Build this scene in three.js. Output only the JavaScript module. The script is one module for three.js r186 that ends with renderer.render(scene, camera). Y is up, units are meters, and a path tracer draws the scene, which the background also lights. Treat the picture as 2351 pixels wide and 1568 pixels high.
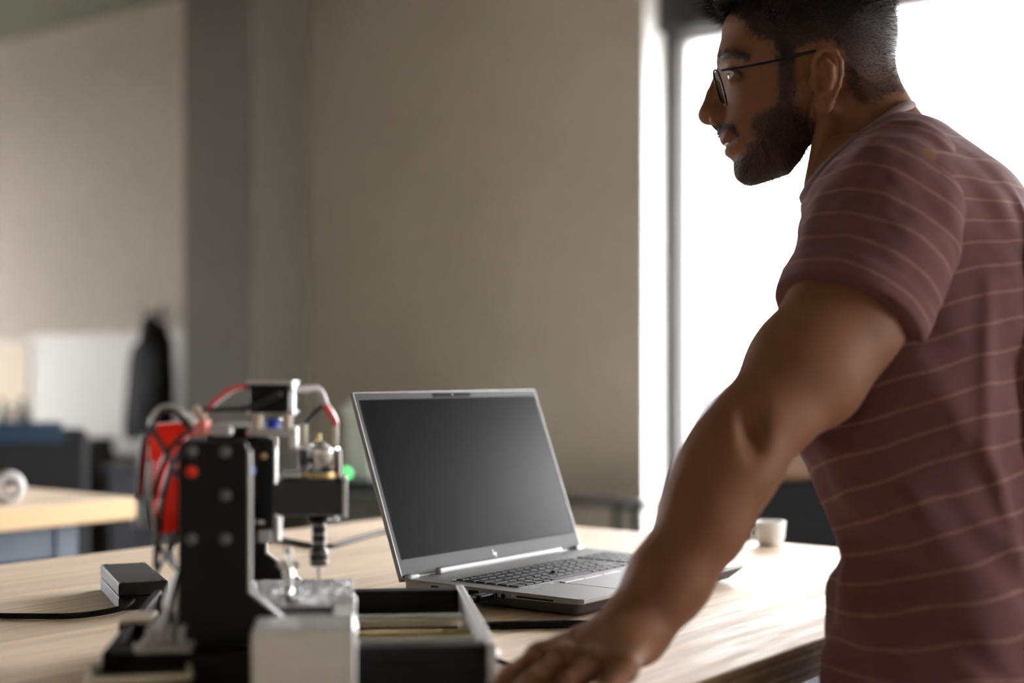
import * as THREE from 'three';
import { RoundedBoxGeometry } from 'three/addons/geometries/RoundedBoxGeometry.js';
import { mergeGeometries } from 'three/addons/utils/BufferGeometryUtils.js';
import { ImprovedNoise } from 'three/addons/math/ImprovedNoise.js';
import { FontLoader } from 'three/addons/loaders/FontLoader.js';
import { TextGeometry } from 'three/addons/geometries/TextGeometry.js';

// ---------------------------------------------------------------- camera, sky, exposure
const EYE = 1.16, F = 3247, CX = 1175.5, HOR = 853;          // eye height in metres; focal length, centre and horizon in photograph pixels
const scene = new THREE.Scene();
const renderer = new THREE.WebGLRenderer({ antialias: true });
renderer.toneMapping = THREE.LinearToneMapping;
renderer.toneMappingExposure = 2.75;
renderer.shadowMap.enabled = true;
const camera = new THREE.PerspectiveCamera(2 * Math.atan(784 / F) * 180 / Math.PI, 2351 / 1568, 0.05, 400);
camera.position.set(0, EYE, 0);
camera.setViewOffset(2351, 1568, 0, 784 - HOR, 2351, 1568);   // level camera, lens shifted so that uprights stay upright
camera.focus = 1.52;
camera.userData.fStop = 2.2;
scene.background = new THREE.Color(1, 1.0, 1.02);             // even overcast sky
scene.backgroundIntensity = 12.0;

// ---------------------------------------------------------------- helpers
const V = (x, y, z) => new THREE.Vector3(x, y, z);
const at = (px, py, d) => V((px - CX) / F * d, EYE - (py - HOR) / F * d, -d);
const TABLE = 0.902, TOPGAP = EYE - TABLE;
const onTable = (px, py, lift = 0) => at(px, py, (TOPGAP - lift) * F / (py - HOR));
const noise = new ImprovedNoise();
let seed = 7;
const rnd = () => { seed = (seed + 0x6d2b79f5) | 0; let t = Math.imul(seed ^ (seed >>> 15), 1 | seed); t = (t + Math.imul(t ^ (t >>> 7), 61 | t)) ^ t; return ((t ^ (t >>> 14)) >>> 0) / 4294967296; };
const clamp = (x, a = 0, b = 1) => Math.min(b, Math.max(a, x));
const mix = (a, b, t) => a + (b - a) * t;
const sstep = (a, b, x) => { const t = clamp((x - a) / (b - a)); return t * t * (3 - 2 * t); };

const taken = {};
function numbered(name) { const n = taken[name] = (taken[name] ?? -1) + 1; return n ? name + '_' + String(n).padStart(3, '0') : name; }
function shade(o) { o.traverse((m) => { if (m.isMesh) { m.castShadow = true; m.receiveShadow = true; } }); return o; }
function thing(name, label, category, pos = V(0, 0, 0), turn = 0, group) {
  const o = new THREE.Group(); o.name = numbered(name); o.position.copy(pos); o.rotation.y = turn;
  o.userData = { label, category }; if (group) o.userData.group = group; scene.add(o); return o;
}
function single(name, label, category, geo, mat, group) {
  const o = new THREE.Mesh(geo, mat); o.name = numbered(name); o.userData = { label, category }; if (group) o.userData.group = group; o.castShadow = o.receiveShadow = true; scene.add(o); return o;
}
function part(parent, name, geo, mat, label) {
  const o = new THREE.Mesh(geo, mat); o.name = name; if (label) o.userData.label = label; o.castShadow = o.receiveShadow = true; parent.add(o); return o;
}
function structure(name, geo, mat, label) {
  const o = new THREE.Mesh(geo, mat); o.name = name; o.userData = { kind: 'structure', label, category: 'structure' }; o.castShadow = o.receiveShadow = true; scene.add(o); return o;
}
// uv in metres on the plane that each face mostly lies in
function metric(g) {
  g = g.index ? g.toNonIndexed() : g; if (!g.attributes.normal) g.computeVertexNormals();
  const p = g.attributes.position, n = g.attributes.normal, uv = new Float32Array(p.count * 2);
  for (let i = 0; i < p.count; i++) {
    const ax = Math.abs(n.getX(i)), ay = Math.abs(n.getY(i)), az = Math.abs(n.getZ(i)), x = p.getX(i), y = p.getY(i), z = p.getZ(i);
    if (ay >= ax && ay >= az) { uv[i * 2] = x; uv[i * 2 + 1] = z; } else if (ax >= az) { uv[i * 2] = z; uv[i * 2 + 1] = y; } else { uv[i * 2] = x; uv[i * 2 + 1] = y; }
  }
  g.setAttribute('uv', new THREE.BufferAttribute(uv, 2)); return g;
}
const box = (x0, x1, y0, y1, z0, z1) => metric(new THREE.BoxGeometry(x1 - x0, y1 - y0, z1 - z0).translate((x0 + x1) / 2, (y0 + y1) / 2, (z0 + z1) / 2));
const rbox = (x0, x1, y0, y1, z0, z1, r = 0.002, seg = 2) => new RoundedBoxGeometry(x1 - x0, y1 - y0, z1 - z0, seg, Math.min(r, (x1 - x0) / 2.01, (y1 - y0) / 2.01, (z1 - z0) / 2.01)).translate((x0 + x1) / 2, (y0 + y1) / 2, (z0 + z1) / 2);
const plain = (g) => { const h = g.index ? g.toNonIndexed() : g.clone(); for (const k of Object.keys(h.attributes)) if (!['position', 'normal', 'uv'].includes(k)) h.deleteAttribute(k); return h; };
const join = (...gs) => mergeGeometries(gs.flat().map(plain));
function rod(a, b, r, r2 = r, seg = 14) {
  const d = b.clone().sub(a), g = new THREE.CylinderGeometry(r2, r, d.length(), seg);
  g.translate(0, d.length() / 2, 0); g.applyQuaternion(new THREE.Quaternion().setFromUnitVectors(V(0, 1, 0), d.normalize())); g.translate(a.x, a.y, a.z); return g;
}
const tube = (pts, r, seg = 40, rad = 8) => new THREE.TubeGeometry(new THREE.CatmullRomCurve3(pts), seg, r, rad, false);
function capped(pts, r, seg = 40, rad = 8) {
  const g = tube(pts, r, seg, rad), a = new THREE.SphereGeometry(r, rad, 6).translate(pts[0].x, pts[0].y, pts[0].z), l = pts[pts.length - 1];
  return join(g, a, new THREE.SphereGeometry(r, rad, 6).translate(l.x, l.y, l.z));
}
function extrude(pts, depth, bevel = 0.001) {
  const s = new THREE.Shape(pts.map(([x, y]) => new THREE.Vector2(x, y)));
  return new THREE.ExtrudeGeometry(s, { depth: depth - 2 * bevel, bevelEnabled: bevel > 0, bevelThickness: bevel, bevelSize: bevel, bevelOffset: -bevel, bevelSegments: 2 }).translate(0, 0, bevel);
}

// textures: value noise in layers
function hash(x, y) { let h = Math.imul(x, 374761393) + Math.imul(y, 668265263); h = Math.imul(h ^ (h >>> 13), 1274126177); return ((h ^ (h >>> 16)) >>> 0) / 4294967296; }
function vnoise(x, y, px, py) {
  const ix = Math.floor(x), iy = Math.floor(y), fx = x - ix, fy = y - iy, u = fx * fx * (3 - 2 * fx), v = fy * fy * (3 - 2 * fy), w = (a, p) => ((a % p) + p) % p;
  return mix(mix(hash(w(ix, px), w(iy, py)), hash(w(ix + 1, px), w(iy, py)), u), mix(hash(w(ix, px), w(iy + 1, py)), hash(w(ix + 1, px), w(iy + 1, py)), u), v);
}
function texture(w, h, fn, srgb = true, size = [1, 1]) {
  const data = new Uint8Array(w * h * 4);
  for (let y = 0; y < h; y++) for (let x = 0; x < w; x++) { const c = fn(x / w, y / h); for (let k = 0; k < 3; k++) data[(y * w + x) * 4 + k] = clamp(c[k]) * 255; data[(y * w + x) * 4 + 3] = 255; }
  const t = new THREE.DataTexture(data, w, h); t.wrapS = t.wrapT = THREE.RepeatWrapping; t.magFilter = THREE.LinearFilter; t.minFilter = THREE.LinearMipmapLinearFilter; t.generateMipmaps = true;
  if (srgb) t.colorSpace = THREE.SRGBColorSpace; t.repeat.set(1 / size[0], 1 / size[1]); t.needsUpdate = true; return t;
}
const std = (color, roughness = 0.6, metalness = 0, extra = {}) => new THREE.MeshStandardMaterial({ color, roughness, metalness, ...extra });
const lin = (r, g, b) => new THREE.Color().setRGB(r, g, b);

// surface nets: the zero surface of a field, with normals from its gradient
function nets(fn, lo, hi, cell) {
  const nx = Math.ceil((hi.x - lo.x) / cell) + 1, ny = Math.ceil((hi.y - lo.y) / cell) + 1, nz = Math.ceil((hi.z - lo.z) / cell) + 1;
  const f = new Float32Array(nx * ny * nz), id = new Int32Array(nx * ny * nz).fill(-1), I = (i, j, k) => (i * ny + j) * nz + k;
  for (let i = 0; i < nx; i++) for (let j = 0; j < ny; j++) for (let k = 0; k < nz; k++) f[I(i, j, k)] = fn(lo.x + i * cell, lo.y + j * cell, lo.z + k * cell);
  const pos = [], idx = [];
  const C = [[0, 0, 0], [1, 0, 0], [0, 1, 0], [1, 1, 0], [0, 0, 1], [1, 0, 1], [0, 1, 1], [1, 1, 1]], E = [];
  for (let a = 0; a < 8; a++) for (const b of [1, 2, 4]) if (!(a & b)) E.push([a, a | b]);
  const val = new Float32Array(8);
  for (let i = 0; i < nx - 1; i++) for (let j = 0; j < ny - 1; j++) for (let k = 0; k < nz - 1; k++) {
    let m = 0;
    for (let c = 0; c < 8; c++) { val[c] = f[I(i + C[c][0], j + C[c][1], k + C[c][2])]; if (val[c] < 0) m |= 1 << c; }
    if (m === 0 || m === 255) continue;
    let x = 0, y = 0, z = 0, n = 0;
    for (const [a, b] of E) {
      if ((val[a] < 0) === (val[b] < 0)) continue;
      const t = val[a] / (val[a] - val[b]); x += mix(C[a][0], C[b][0], t); y += mix(C[a][1], C[b][1], t); z += mix(C[a][2], C[b][2], t); n++;
    }
    id[I(i, j, k)] = pos.length / 3; pos.push(lo.x + (i + x / n) * cell, lo.y + (j + y / n) * cell, lo.z + (k + z / n) * cell);
  }
  const quad = (a, b, c, d, flip) => { if (a < 0 || b < 0 || c < 0 || d < 0) return; flip ? idx.push(a, c, b, a, d, c) : idx.push(a, b, c, a, c, d); };
  for (let i = 1; i < nx - 1; i++) for (let j = 1; j < ny - 1; j++) for (let k = 1; k < nz - 1; k++) {
    const s = f[I(i, j, k)] < 0;
    if (s !== f[I(i + 1, j, k)] < 0) quad(id[I(i, j - 1, k - 1)], id[I(i, j, k - 1)], id[I(i, j, k)], id[I(i, j - 1, k)], !s);
    if (s !== f[I(i, j + 1, k)] < 0) quad(id[I(i - 1, j, k - 1)], id[I(i - 1, j, k)], id[I(i, j, k)], id[I(i, j, k - 1)], !s);
    if (s !== f[I(i, j, k + 1)] < 0) quad(id[I(i - 1, j - 1, k)], id[I(i, j - 1, k)], id[I(i, j, k)], id[I(i - 1, j, k)], !s);
  }
  const g = new THREE.BufferGeometry(), p = new Float32Array(pos), nn = new Float32Array(pos.length), e = cell * 0.6;
  for (let i = 0; i < p.length; i += 3) {
    const [x, y, z] = [p[i], p[i + 1], p[i + 2]];
    const a = fn(x + e, y, z) - fn(x - e, y, z), b = fn(x, y + e, z) - fn(x, y - e, z), c = fn(x, y, z + e) - fn(x, y, z - e), l = Math.hypot(a, b, c) || 1;
    nn[i] = a / l; nn[i + 1] = b / l; nn[i + 2] = c / l;
  }
  g.setAttribute('position', new THREE.BufferAttribute(p, 3)); g.setAttribute('normal', new THREE.BufferAttribute(nn, 3)); g.setIndex(idx); return g;
}
const smin = (a, b, k) => { const h = Math.max(k - Math.abs(a - b), 0) / k; return Math.min(a, b) - h * h * k * 0.25; };
const smax = (a, b, k) => -smin(-a, -b, k);
function cone(x, y, z, a, b, ra, rb) {
  const bx = b.x - a.x, by = b.y - a.y, bz = b.z - a.z, px = x - a.x, py = y - a.y, pz = z - a.z;
  const h = clamp((px * bx + py * by + pz * bz) / (bx * bx + by * by + bz * bz || 1e-9));
  return Math.hypot(px - bx * h, py - by * h, pz - bz * h) - mix(ra, rb, h);
}
const ball = (x, y, z, c, r) => Math.hypot(x - c.x, y - c.y, z - c.z) - r;
function ellipsoid(x, y, z, c, rx, ry, rz) { const a = (x - c.x) / rx, b = (y - c.y) / ry, d = (z - c.z) / rz, k = Math.hypot(a, b, d); return (k - 1) * Math.min(rx, ry, rz); }
function polyDist(pts, x, y) {   // signed distance, negative inside
  let d = 1e9, s = false;
  for (let i = 0, j = pts.length - 1; i < pts.length; j = i++) {
    const [ax, ay] = pts[j], [bx, by] = pts[i], ex = bx - ax, ey = by - ay, wx = x - ax, wy = y - ay, h = clamp((wx * ex + wy * ey) / (ex * ex + ey * ey || 1e-12));
    d = Math.min(d, (wx - ex * h) ** 2 + (wy - ey * h) ** 2);
    if ((ay > y) !== (by > y) && x < (bx - ax) * (y - ay) / (by - ay) + ax) s = !s;
  }
  return (s ? -1 : 1) * Math.sqrt(d);
}
function segDist(pts, x, y) {
  let d = 1e9;
  for (let i = 1; i < pts.length; i++) { const [ax, ay] = pts[i - 1], [bx, by] = pts[i], ex = bx - ax, ey = by - ay, wx = x - ax, wy = y - ay, h = clamp((wx * ex + wy * ey) / (ex * ex + ey * ey)); d = Math.min(d, Math.hypot(wx - ex * h, wy - ey * h)); }
  return d;
}
function curve1(list, x) {   // smooth interpolation through [x, a, b, ...] rows
  if (x <= list[0][0]) return list[0].slice(1); const l = list[list.length - 1]; if (x >= l[0]) return l.slice(1);
  let i = 0; while (list[i + 1][0] < x) i++;
  const a = list[Math.max(i - 1, 0)], b = list[i], c = list[i + 1], d = list[Math.min(i + 2, list.length - 1)], t = (x - b[0]) / (c[0] - b[0]), out = [];
  for (let k = 1; k < b.length; k++) {
    const m0 = (c[k] - a[k]) / (c[0] - a[0]) * (c[0] - b[0]), m1 = (d[k] - b[k]) / (d[0] - b[0]) * (c[0] - b[0]), t2 = t * t, t3 = t2 * t;
    out.push((2 * t3 - 3 * t2 + 1) * b[k] + (t3 - 2 * t2 + t) * m0 + (-2 * t3 + 3 * t2) * c[k] + (t3 - t2) * m1);
  }
  return out;
}

// ---------------------------------------------------------------- materials
const speckle = texture(512, 512, (u, v) => { const a = vnoise(u * 8, v * 8, 8, 8) * 0.25 + vnoise(u * 32, v * 32, 32, 32) * 0.3 + vnoise(u * 128, v * 128, 128, 128) * 0.2, k = 0.93 + 0.07 * a; return [k, k, k]; }, true, [2, 2]);
const grit = texture(256, 256, (u, v) => { const a = vnoise(u * 64, v * 64, 64, 64) * 0.6 + vnoise(u * 128, v * 128, 128, 128) * 0.4; return [a, a, a]; }, false, [0.5, 0.5]);
const woodTex = texture(1024, 1024, (u, v) => {
  const w = vnoise(u * 3, v * 9, 3, 9), g = vnoise(u * 6 + w * 1.2, v * 90 + w * 5, 6, 90), g2 = vnoise(u * 24, v * 300, 24, 300), big = vnoise(u * 4 + 3, v * 6 + 1, 4, 6);
  const ring = 0.5 + 0.5 * Math.sin((v * 34 + w * 3.2 + big * 1.5) * 6.283);
  const k = 0.92 + 0.09 * (g - 0.5) + 0.07 * (g2 - 0.5) + 0.09 * (big - 0.5) + 0.035 * (ring - 0.5);
  return [k, k * 0.905 - 0.008 * ring, k * 0.80 - 0.015 * ring];
}, true, [1.1, 0.7]);
const woodRough = texture(512, 512, (u, v) => { const k = 0.50 + 0.18 * vnoise(u * 10, v * 60, 10, 60) + 0.16 * vnoise(u * 40, v * 120, 40, 120); return [k, k, k]; }, false, [1.1, 0.7]);
const M = {
  wall: std(lin(0.55, 0.485, 0.415), 0.92, 0, { map: speckle, bumpMap: grit, bumpScale: 0.0006 }),
  reveal: std(lin(0.80, 0.79, 0.76), 0.85),
  concrete: std(lin(0.21, 0.195, 0.165), 0.9, 0, { map: speckle, bumpMap: grit, bumpScale: 0.001 }),
  ceiling: std(lin(0.20, 0.195, 0.15), 0.95, 0, { map: speckle }),
  floor: std(lin(0.33, 0.30, 0.26), 0.55, 0, { map: speckle }),
  ground: std(lin(0.35, 0.35, 0.34), 0.95, 0, { map: speckle }),
  pale: std(lin(0.045, 0.045, 0.05), 0.9, 0, { map: speckle }),
  winFrame: std(lin(0.035, 0.036, 0.038), 0.5),
  winFrame2: std(lin(0.5, 0.5, 0.52), 0.5),
  pane: new THREE.MeshPhysicalMaterial({ color: 0xffffff, roughness: 0, transmission: 1, thickness: 0, ior: 1.5 }),
  top: std(0xffffff, 1, 0, { map: woodTex, roughnessMap: woodRough, bumpMap: woodRough, bumpScale: 0.0008 }),
  edge: std(lin(0.42, 0.31, 0.19), 0.75, 0, { map: texture(256, 256, (u, v) => { const k = 0.8 + 0.2 * (Math.floor(v * 9) % 2) - 0.15 * vnoise(u * 60, v * 18, 60, 18); return [k, k * 0.97, k * 0.92]; }, true, [0.5, 0.036]) }),
  lightEdge: std(lin(0.62, 0.42, 0.22), 0.6),
  steel: std(lin(0.065, 0.08, 0.105), 0.55, 0.2),
  black: new THREE.MeshPhysicalMaterial({ color: lin(0.007, 0.007, 0.0075), roughness: 0.5, specularIntensity: 0.4 }),
  blackMatte: new THREE.MeshPhysicalMaterial({ color: lin(0.010, 0.010, 0.011), roughness: 0.8, specularIntensity: 0.4 }),
  blackGloss: std(lin(0.01, 0.01, 0.011), 0.28),
  alu: std(lin(0.72, 0.71, 0.70), 0.38, 0.85),
  aluDull: std(lin(0.55, 0.54, 0.53), 0.5, 0.7),
  chrome: std(lin(0.8, 0.8, 0.8), 0.18, 1),
  zinc: std(lin(0.62, 0.60, 0.56), 0.3, 1),
  brass: std(lin(0.6, 0.45, 0.22), 0.35, 0.9),
  nylon: std(lin(0.62, 0.55, 0.42), 0.5),
  red: new THREE.MeshPhysicalMaterial({ color: lin(0.95, 0.045, 0.008), roughness: 0.85, transmission: 0.35, thickness: 0 }),
  blue: std(lin(0.01, 0.06, 0.55), 0.35),
  rubber: new THREE.MeshPhysicalMaterial({ color: lin(0.012, 0.012, 0.011), roughness: 0.6, specularIntensity: 0.35 }),
  wireBlack: std(lin(0.02, 0.02, 0.022), 0.35),
  wireRed: std(lin(0.5, 0.03, 0.03), 0.35),
  wireWhite: std(lin(0.6, 0.6, 0.6), 0.35),
};

// ---------------------------------------------------------------- the room: local x = n (along the window wall, to the right), local -z = u (into the room's depth)
const TH = -Math.asin(0.606);
const room = (n, y, u) => V(n * 0.7955 + u * 0.606, y, n * 0.606 - u * 0.7955);
const rb = (n0, n1, y0, y1, u0, u1) => box(n0, n1, y0, y1, -u1, -u0);
const turned = (o) => { o.rotation.y = TH; return o; };
const N0 = -10.6, N1 = 4.2, U0 = -3.4, U1 = 5.05, CEIL = 3.2, WT = 0.3;
const W1 = { n0: -3.159, n1: 1.25, y0: 0.12, y1: 2.95 };
const W2 = { u0: 2.6, u1: 4.9, y0: 0.4, y1: 2.7 };
const W4 = { u0: 3.2, u1: 4.8, y0: 0.5, y1: 2.5 };
turned(structure('floor', rb(N0 - WT, N1 + WT, -0.2, 0, U0 - WT, U1 + WT), M.floor, 'grey concrete floor of the workshop'));
turned(structure('ceiling', rb(N0 - WT, N1 + WT, CEIL, CEIL + 0.2, U0 - WT, U1 + WT), M.ceiling, 'dark greenish concrete ceiling'));
turned(structure('wall_back', join(rb(N0 - WT, W1.n0, 0, CEIL, U1, U1 + WT), rb(W1.n1, N1 + WT, 0, CEIL, U1, U1 + WT), rb(W1.n0, W1.n1, 0, W1.y0, U1, U1 + WT), rb(W1.n0, W1.n1, W1.y1, CEIL, U1, U1 + WT)), M.wall, 'beige painted wall with the tall window'));
turned(structure('wall_left', join(rb(N0 - WT, N0, 0, CEIL, U0, W2.u0), rb(N0 - WT, N0, 0, CEIL, W2.u1, U1), rb(N0 - WT, N0, 0, W2.y0, W2.u0, W2.u1), rb(N0 - WT, N0, W2.y1, CEIL, W2.u0, W2.u1)), M.wall, 'beige end wall with a window'));
turned(structure('wall_right', join(rb(N1, N1 + WT, 0, CEIL, U0, W4.u0), rb(N1, N1 + WT, 0, CEIL, W4.u1, U1), rb(N1, N1 + WT, 0, W4.y0, W4.u0, W4.u1), rb(N1, N1 + WT, W4.y1, CEIL, W4.u0, W4.u1)), M.wall, 'beige end wall on the right with a window'));
turned(structure('wall_front', rb(N0 - WT, N1 + WT, 0, CEIL, U0 - WT, U0), M.wall, 'beige wall behind the camera'));
turned(structure('trim_1', metric(new RoundedBoxGeometry(0.514, CEIL, 0.39, 2, 0.012).translate(-5.389, CEIL / 2, -4.866)), M.concrete, 'grey concrete column standing out from the wall'));
turned(structure('trim_2', rb(-9.6, -5.6, CEIL - 0.16, CEIL, 3.2, 3.6), M.ceiling, 'concrete beam under the ceiling'));
turned(structure('trim_3', join(rb(W1.n0, W1.n0 + 0.012, W1.y0, W1.y1, U1 - 0.002, U1 + 0.16), rb(W1.n0, W1.n1, W1.y0, W1.y0 + 0.03, U1 - 0.03, U1 + 0.16)), M.reveal, 'white painted window reveal and sill'));
function windowUnit(name, label, make, splits, head) {
  const g = new THREE.Group(); g.name = name; g.userData = { kind: 'structure', label, category: 'window' }; g.rotation.y = TH; scene.add(g); make(g); return g;
}
windowUnit('window_1', 'tall window with black frame behind the man', (g) => {
  const { n0, n1, y0, y1 } = W1, u0 = U1 + 0.16, u1 = U1 + 0.24, s = (n1 - n0) / 2;
  part(g, 'window_frame', join(rb(n0, n0 + 0.05, y0, y1, u0, u1), rb(n1 - 0.05, n1, y0, y1, u0, u1), rb(n0, n1, y0, y0 + 0.06, u0, u1), rb(n0, n1, y1 - 0.06, y1, u0, u1)), M.winFrame);
  part(g, 'blind_cassette', rb(n0 + 0.01, n1 - 0.01, 2.60, y1, u0 - 0.06, u0 + 0.02), M.winFrame, 'black roller blind box across the window head');
  for (const k of [1]) part(g, 'mullion', rb(n0 + s * k - 0.03, n0 + s * k + 0.03, y0, y1, u0, u1), M.winFrame);
  for (let k = 0; k < 2; k++) {
    const a = n0 + s * k + 0.05, b = n0 + s * (k + 1) - 0.05, sa = part(g, 'sash', join(rb(a, a + 0.06, y0 + 0.06, 2.6, u0 + 0.02, u1 + 0.02), rb(b - 0.06, b, y0 + 0.06, 2.6, u0 + 0.02, u1 + 0.02), rb(a, b, y0 + 0.06, y0 + 0.12, u0 + 0.02, u1 + 0.02), rb(a, b, 2.56, 2.62, u0 + 0.02, u1 + 0.02)), M.winFrame2);
    part(sa, 'pane', rb(a + 0.06, b - 0.06, y0 + 0.12, 2.56, u0 + 0.058, u0 + 0.060), M.pane);
  }
});
windowUnit('window_2', 'window in the left end wall', (g) => {
  const { u0, u1, y0, y1 } = W2, s = (u1 - u0) / 4;
  part(g, 'window_frame', join(rb(N0 - 0.22, N0 - 0.14, y0, y1, u0, u0 + 0.06), rb(N0 - 0.22, N0 - 0.14, y0, y1, u1 - 0.06, u1), rb(N0 - 0.22, N0 - 0.14, y0, y0 + 0.06, u0, u1), rb(N0 - 0.22, N0 - 0.14, y1 - 0.06, y1, u0, u1)), M.winFrame);
  for (let k = 1; k < 4; k++) part(g, 'mullion', rb(N0 - 0.22, N0 - 0.14, y0, y1, u0 + s * k - 0.03, u0 + s * k + 0.03), M.winFrame);
  for (let k = 0; k < 4; k++) part(g, 'pane', rb(N0 - 0.181, N0 - 0.179, y0 + 0.06, y1 - 0.06, u0 + s * k + 0.05, u0 + s * (k + 1) - 0.05), M.pane);
});
windowUnit('window_3', 'window in the right end wall, out of frame', (g) => {
  const { u0, u1, y0, y1 } = W4, a = N1 + 0.14, b = N1 + 0.22;
  part(g, 'window_frame', join(rb(a, b, y0, y1, u0, u0 + 0.06), rb(a, b, y0, y1, u1 - 0.06, u1), rb(a, b, y0, y0 + 0.06, u0, u1), rb(a, b, y1 - 0.06, y1, u0, u1)), M.winFrame);
  part(g, 'pane', rb(N1 + 0.179, N1 + 0.181, y0 + 0.06, y1 - 0.06, u0 + 0.06, u1 - 0.06), M.pane);
});
structure('ground', box(-150, 150, -6.2, -6, -150, 150), M.ground, 'pale ground outside, below the windows');
{
  const o = thing('neighbouring_building', 'pale flat building seen through the window below the sky', 'building', room(6, -6, 34), TH);
  part(o, 'wall', box(-40, 30, 0, 6.35, -8, 0), M.pale);
  part(o, 'parapet', box(-40.2, 30.2, 6.35, 6.6, -8.2, 0.2), M.pale);
}

// ---------------------------------------------------------------- tables
function bench(name, label, n0, n1, u0, u1, y, t, topMat, edgeMat, frameMat) {
  const cn = (n0 + n1) / 2, cu = (u0 + u1) / 2, o = thing(name, label, 'table', room(cn, 0, cu), TH), w = (n1 - n0) / 2, l = (u1 - u0) / 2;
  const tg = metric(new RoundedBoxGeometry(2 * l, t, 2 * w, 2, 0.003)); tg.rotateY(Math.PI / 2).translate(0, y - t / 2, 0);
  const pos = tg.attributes.position, nor = tg.attributes.normal; tg.clearGroups();
  let cur = -1, start = 0; for (let i = 0; i < pos.count; i += 3) { const m = nor.getY(i) + nor.getY(i + 1) + nor.getY(i + 2) > 1.5 ? 0 : 1; if (m !== cur) { if (cur >= 0) tg.addGroup(start, i - start, cur); cur = m; start = i; } } tg.addGroup(start, pos.count - start, cur);
  part(o, 'tabletop', tg, [topMat, edgeMat]);
  for (const s of [-1, 1]) { part(o, 'rail', box(s * (w - 0.09) - 0.02, s * (w - 0.09) + 0.02, y - t - 0.07, y - t, -l + 0.12, l - 0.12), frameMat); part(o, 'rail', box(-w + 0.11, w - 0.11, y - t - 0.07, y - t, s * (l - 0.12) - 0.02, s * (l - 0.12) + 0.02), frameMat); }
  for (const s of [-1, 1]) for (const r of [-1, 1]) part(o, 'leg', box(s * (w - 0.09) - 0.025, s * (w - 0.09) + 0.025, 0, y - t, r * (l - 0.12) - 0.025, r * (l - 0.12) + 0.025), frameMat);
  return o;
}
bench('worktable', 'large light wooden worktable carrying the laptop and milling machine', -1.69, -0.59, -0.1, 1.94, TABLE, 0.036, M.top, M.edge, M.steel);
const topLight = M.top;
bench('workbench', 'second workbench with thick pale wooden top, blurred at the left', -3.25, -2.377, 0.0, 1.846, TABLE, 0.044, topLight, M.lightEdge, M.steel);

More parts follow.
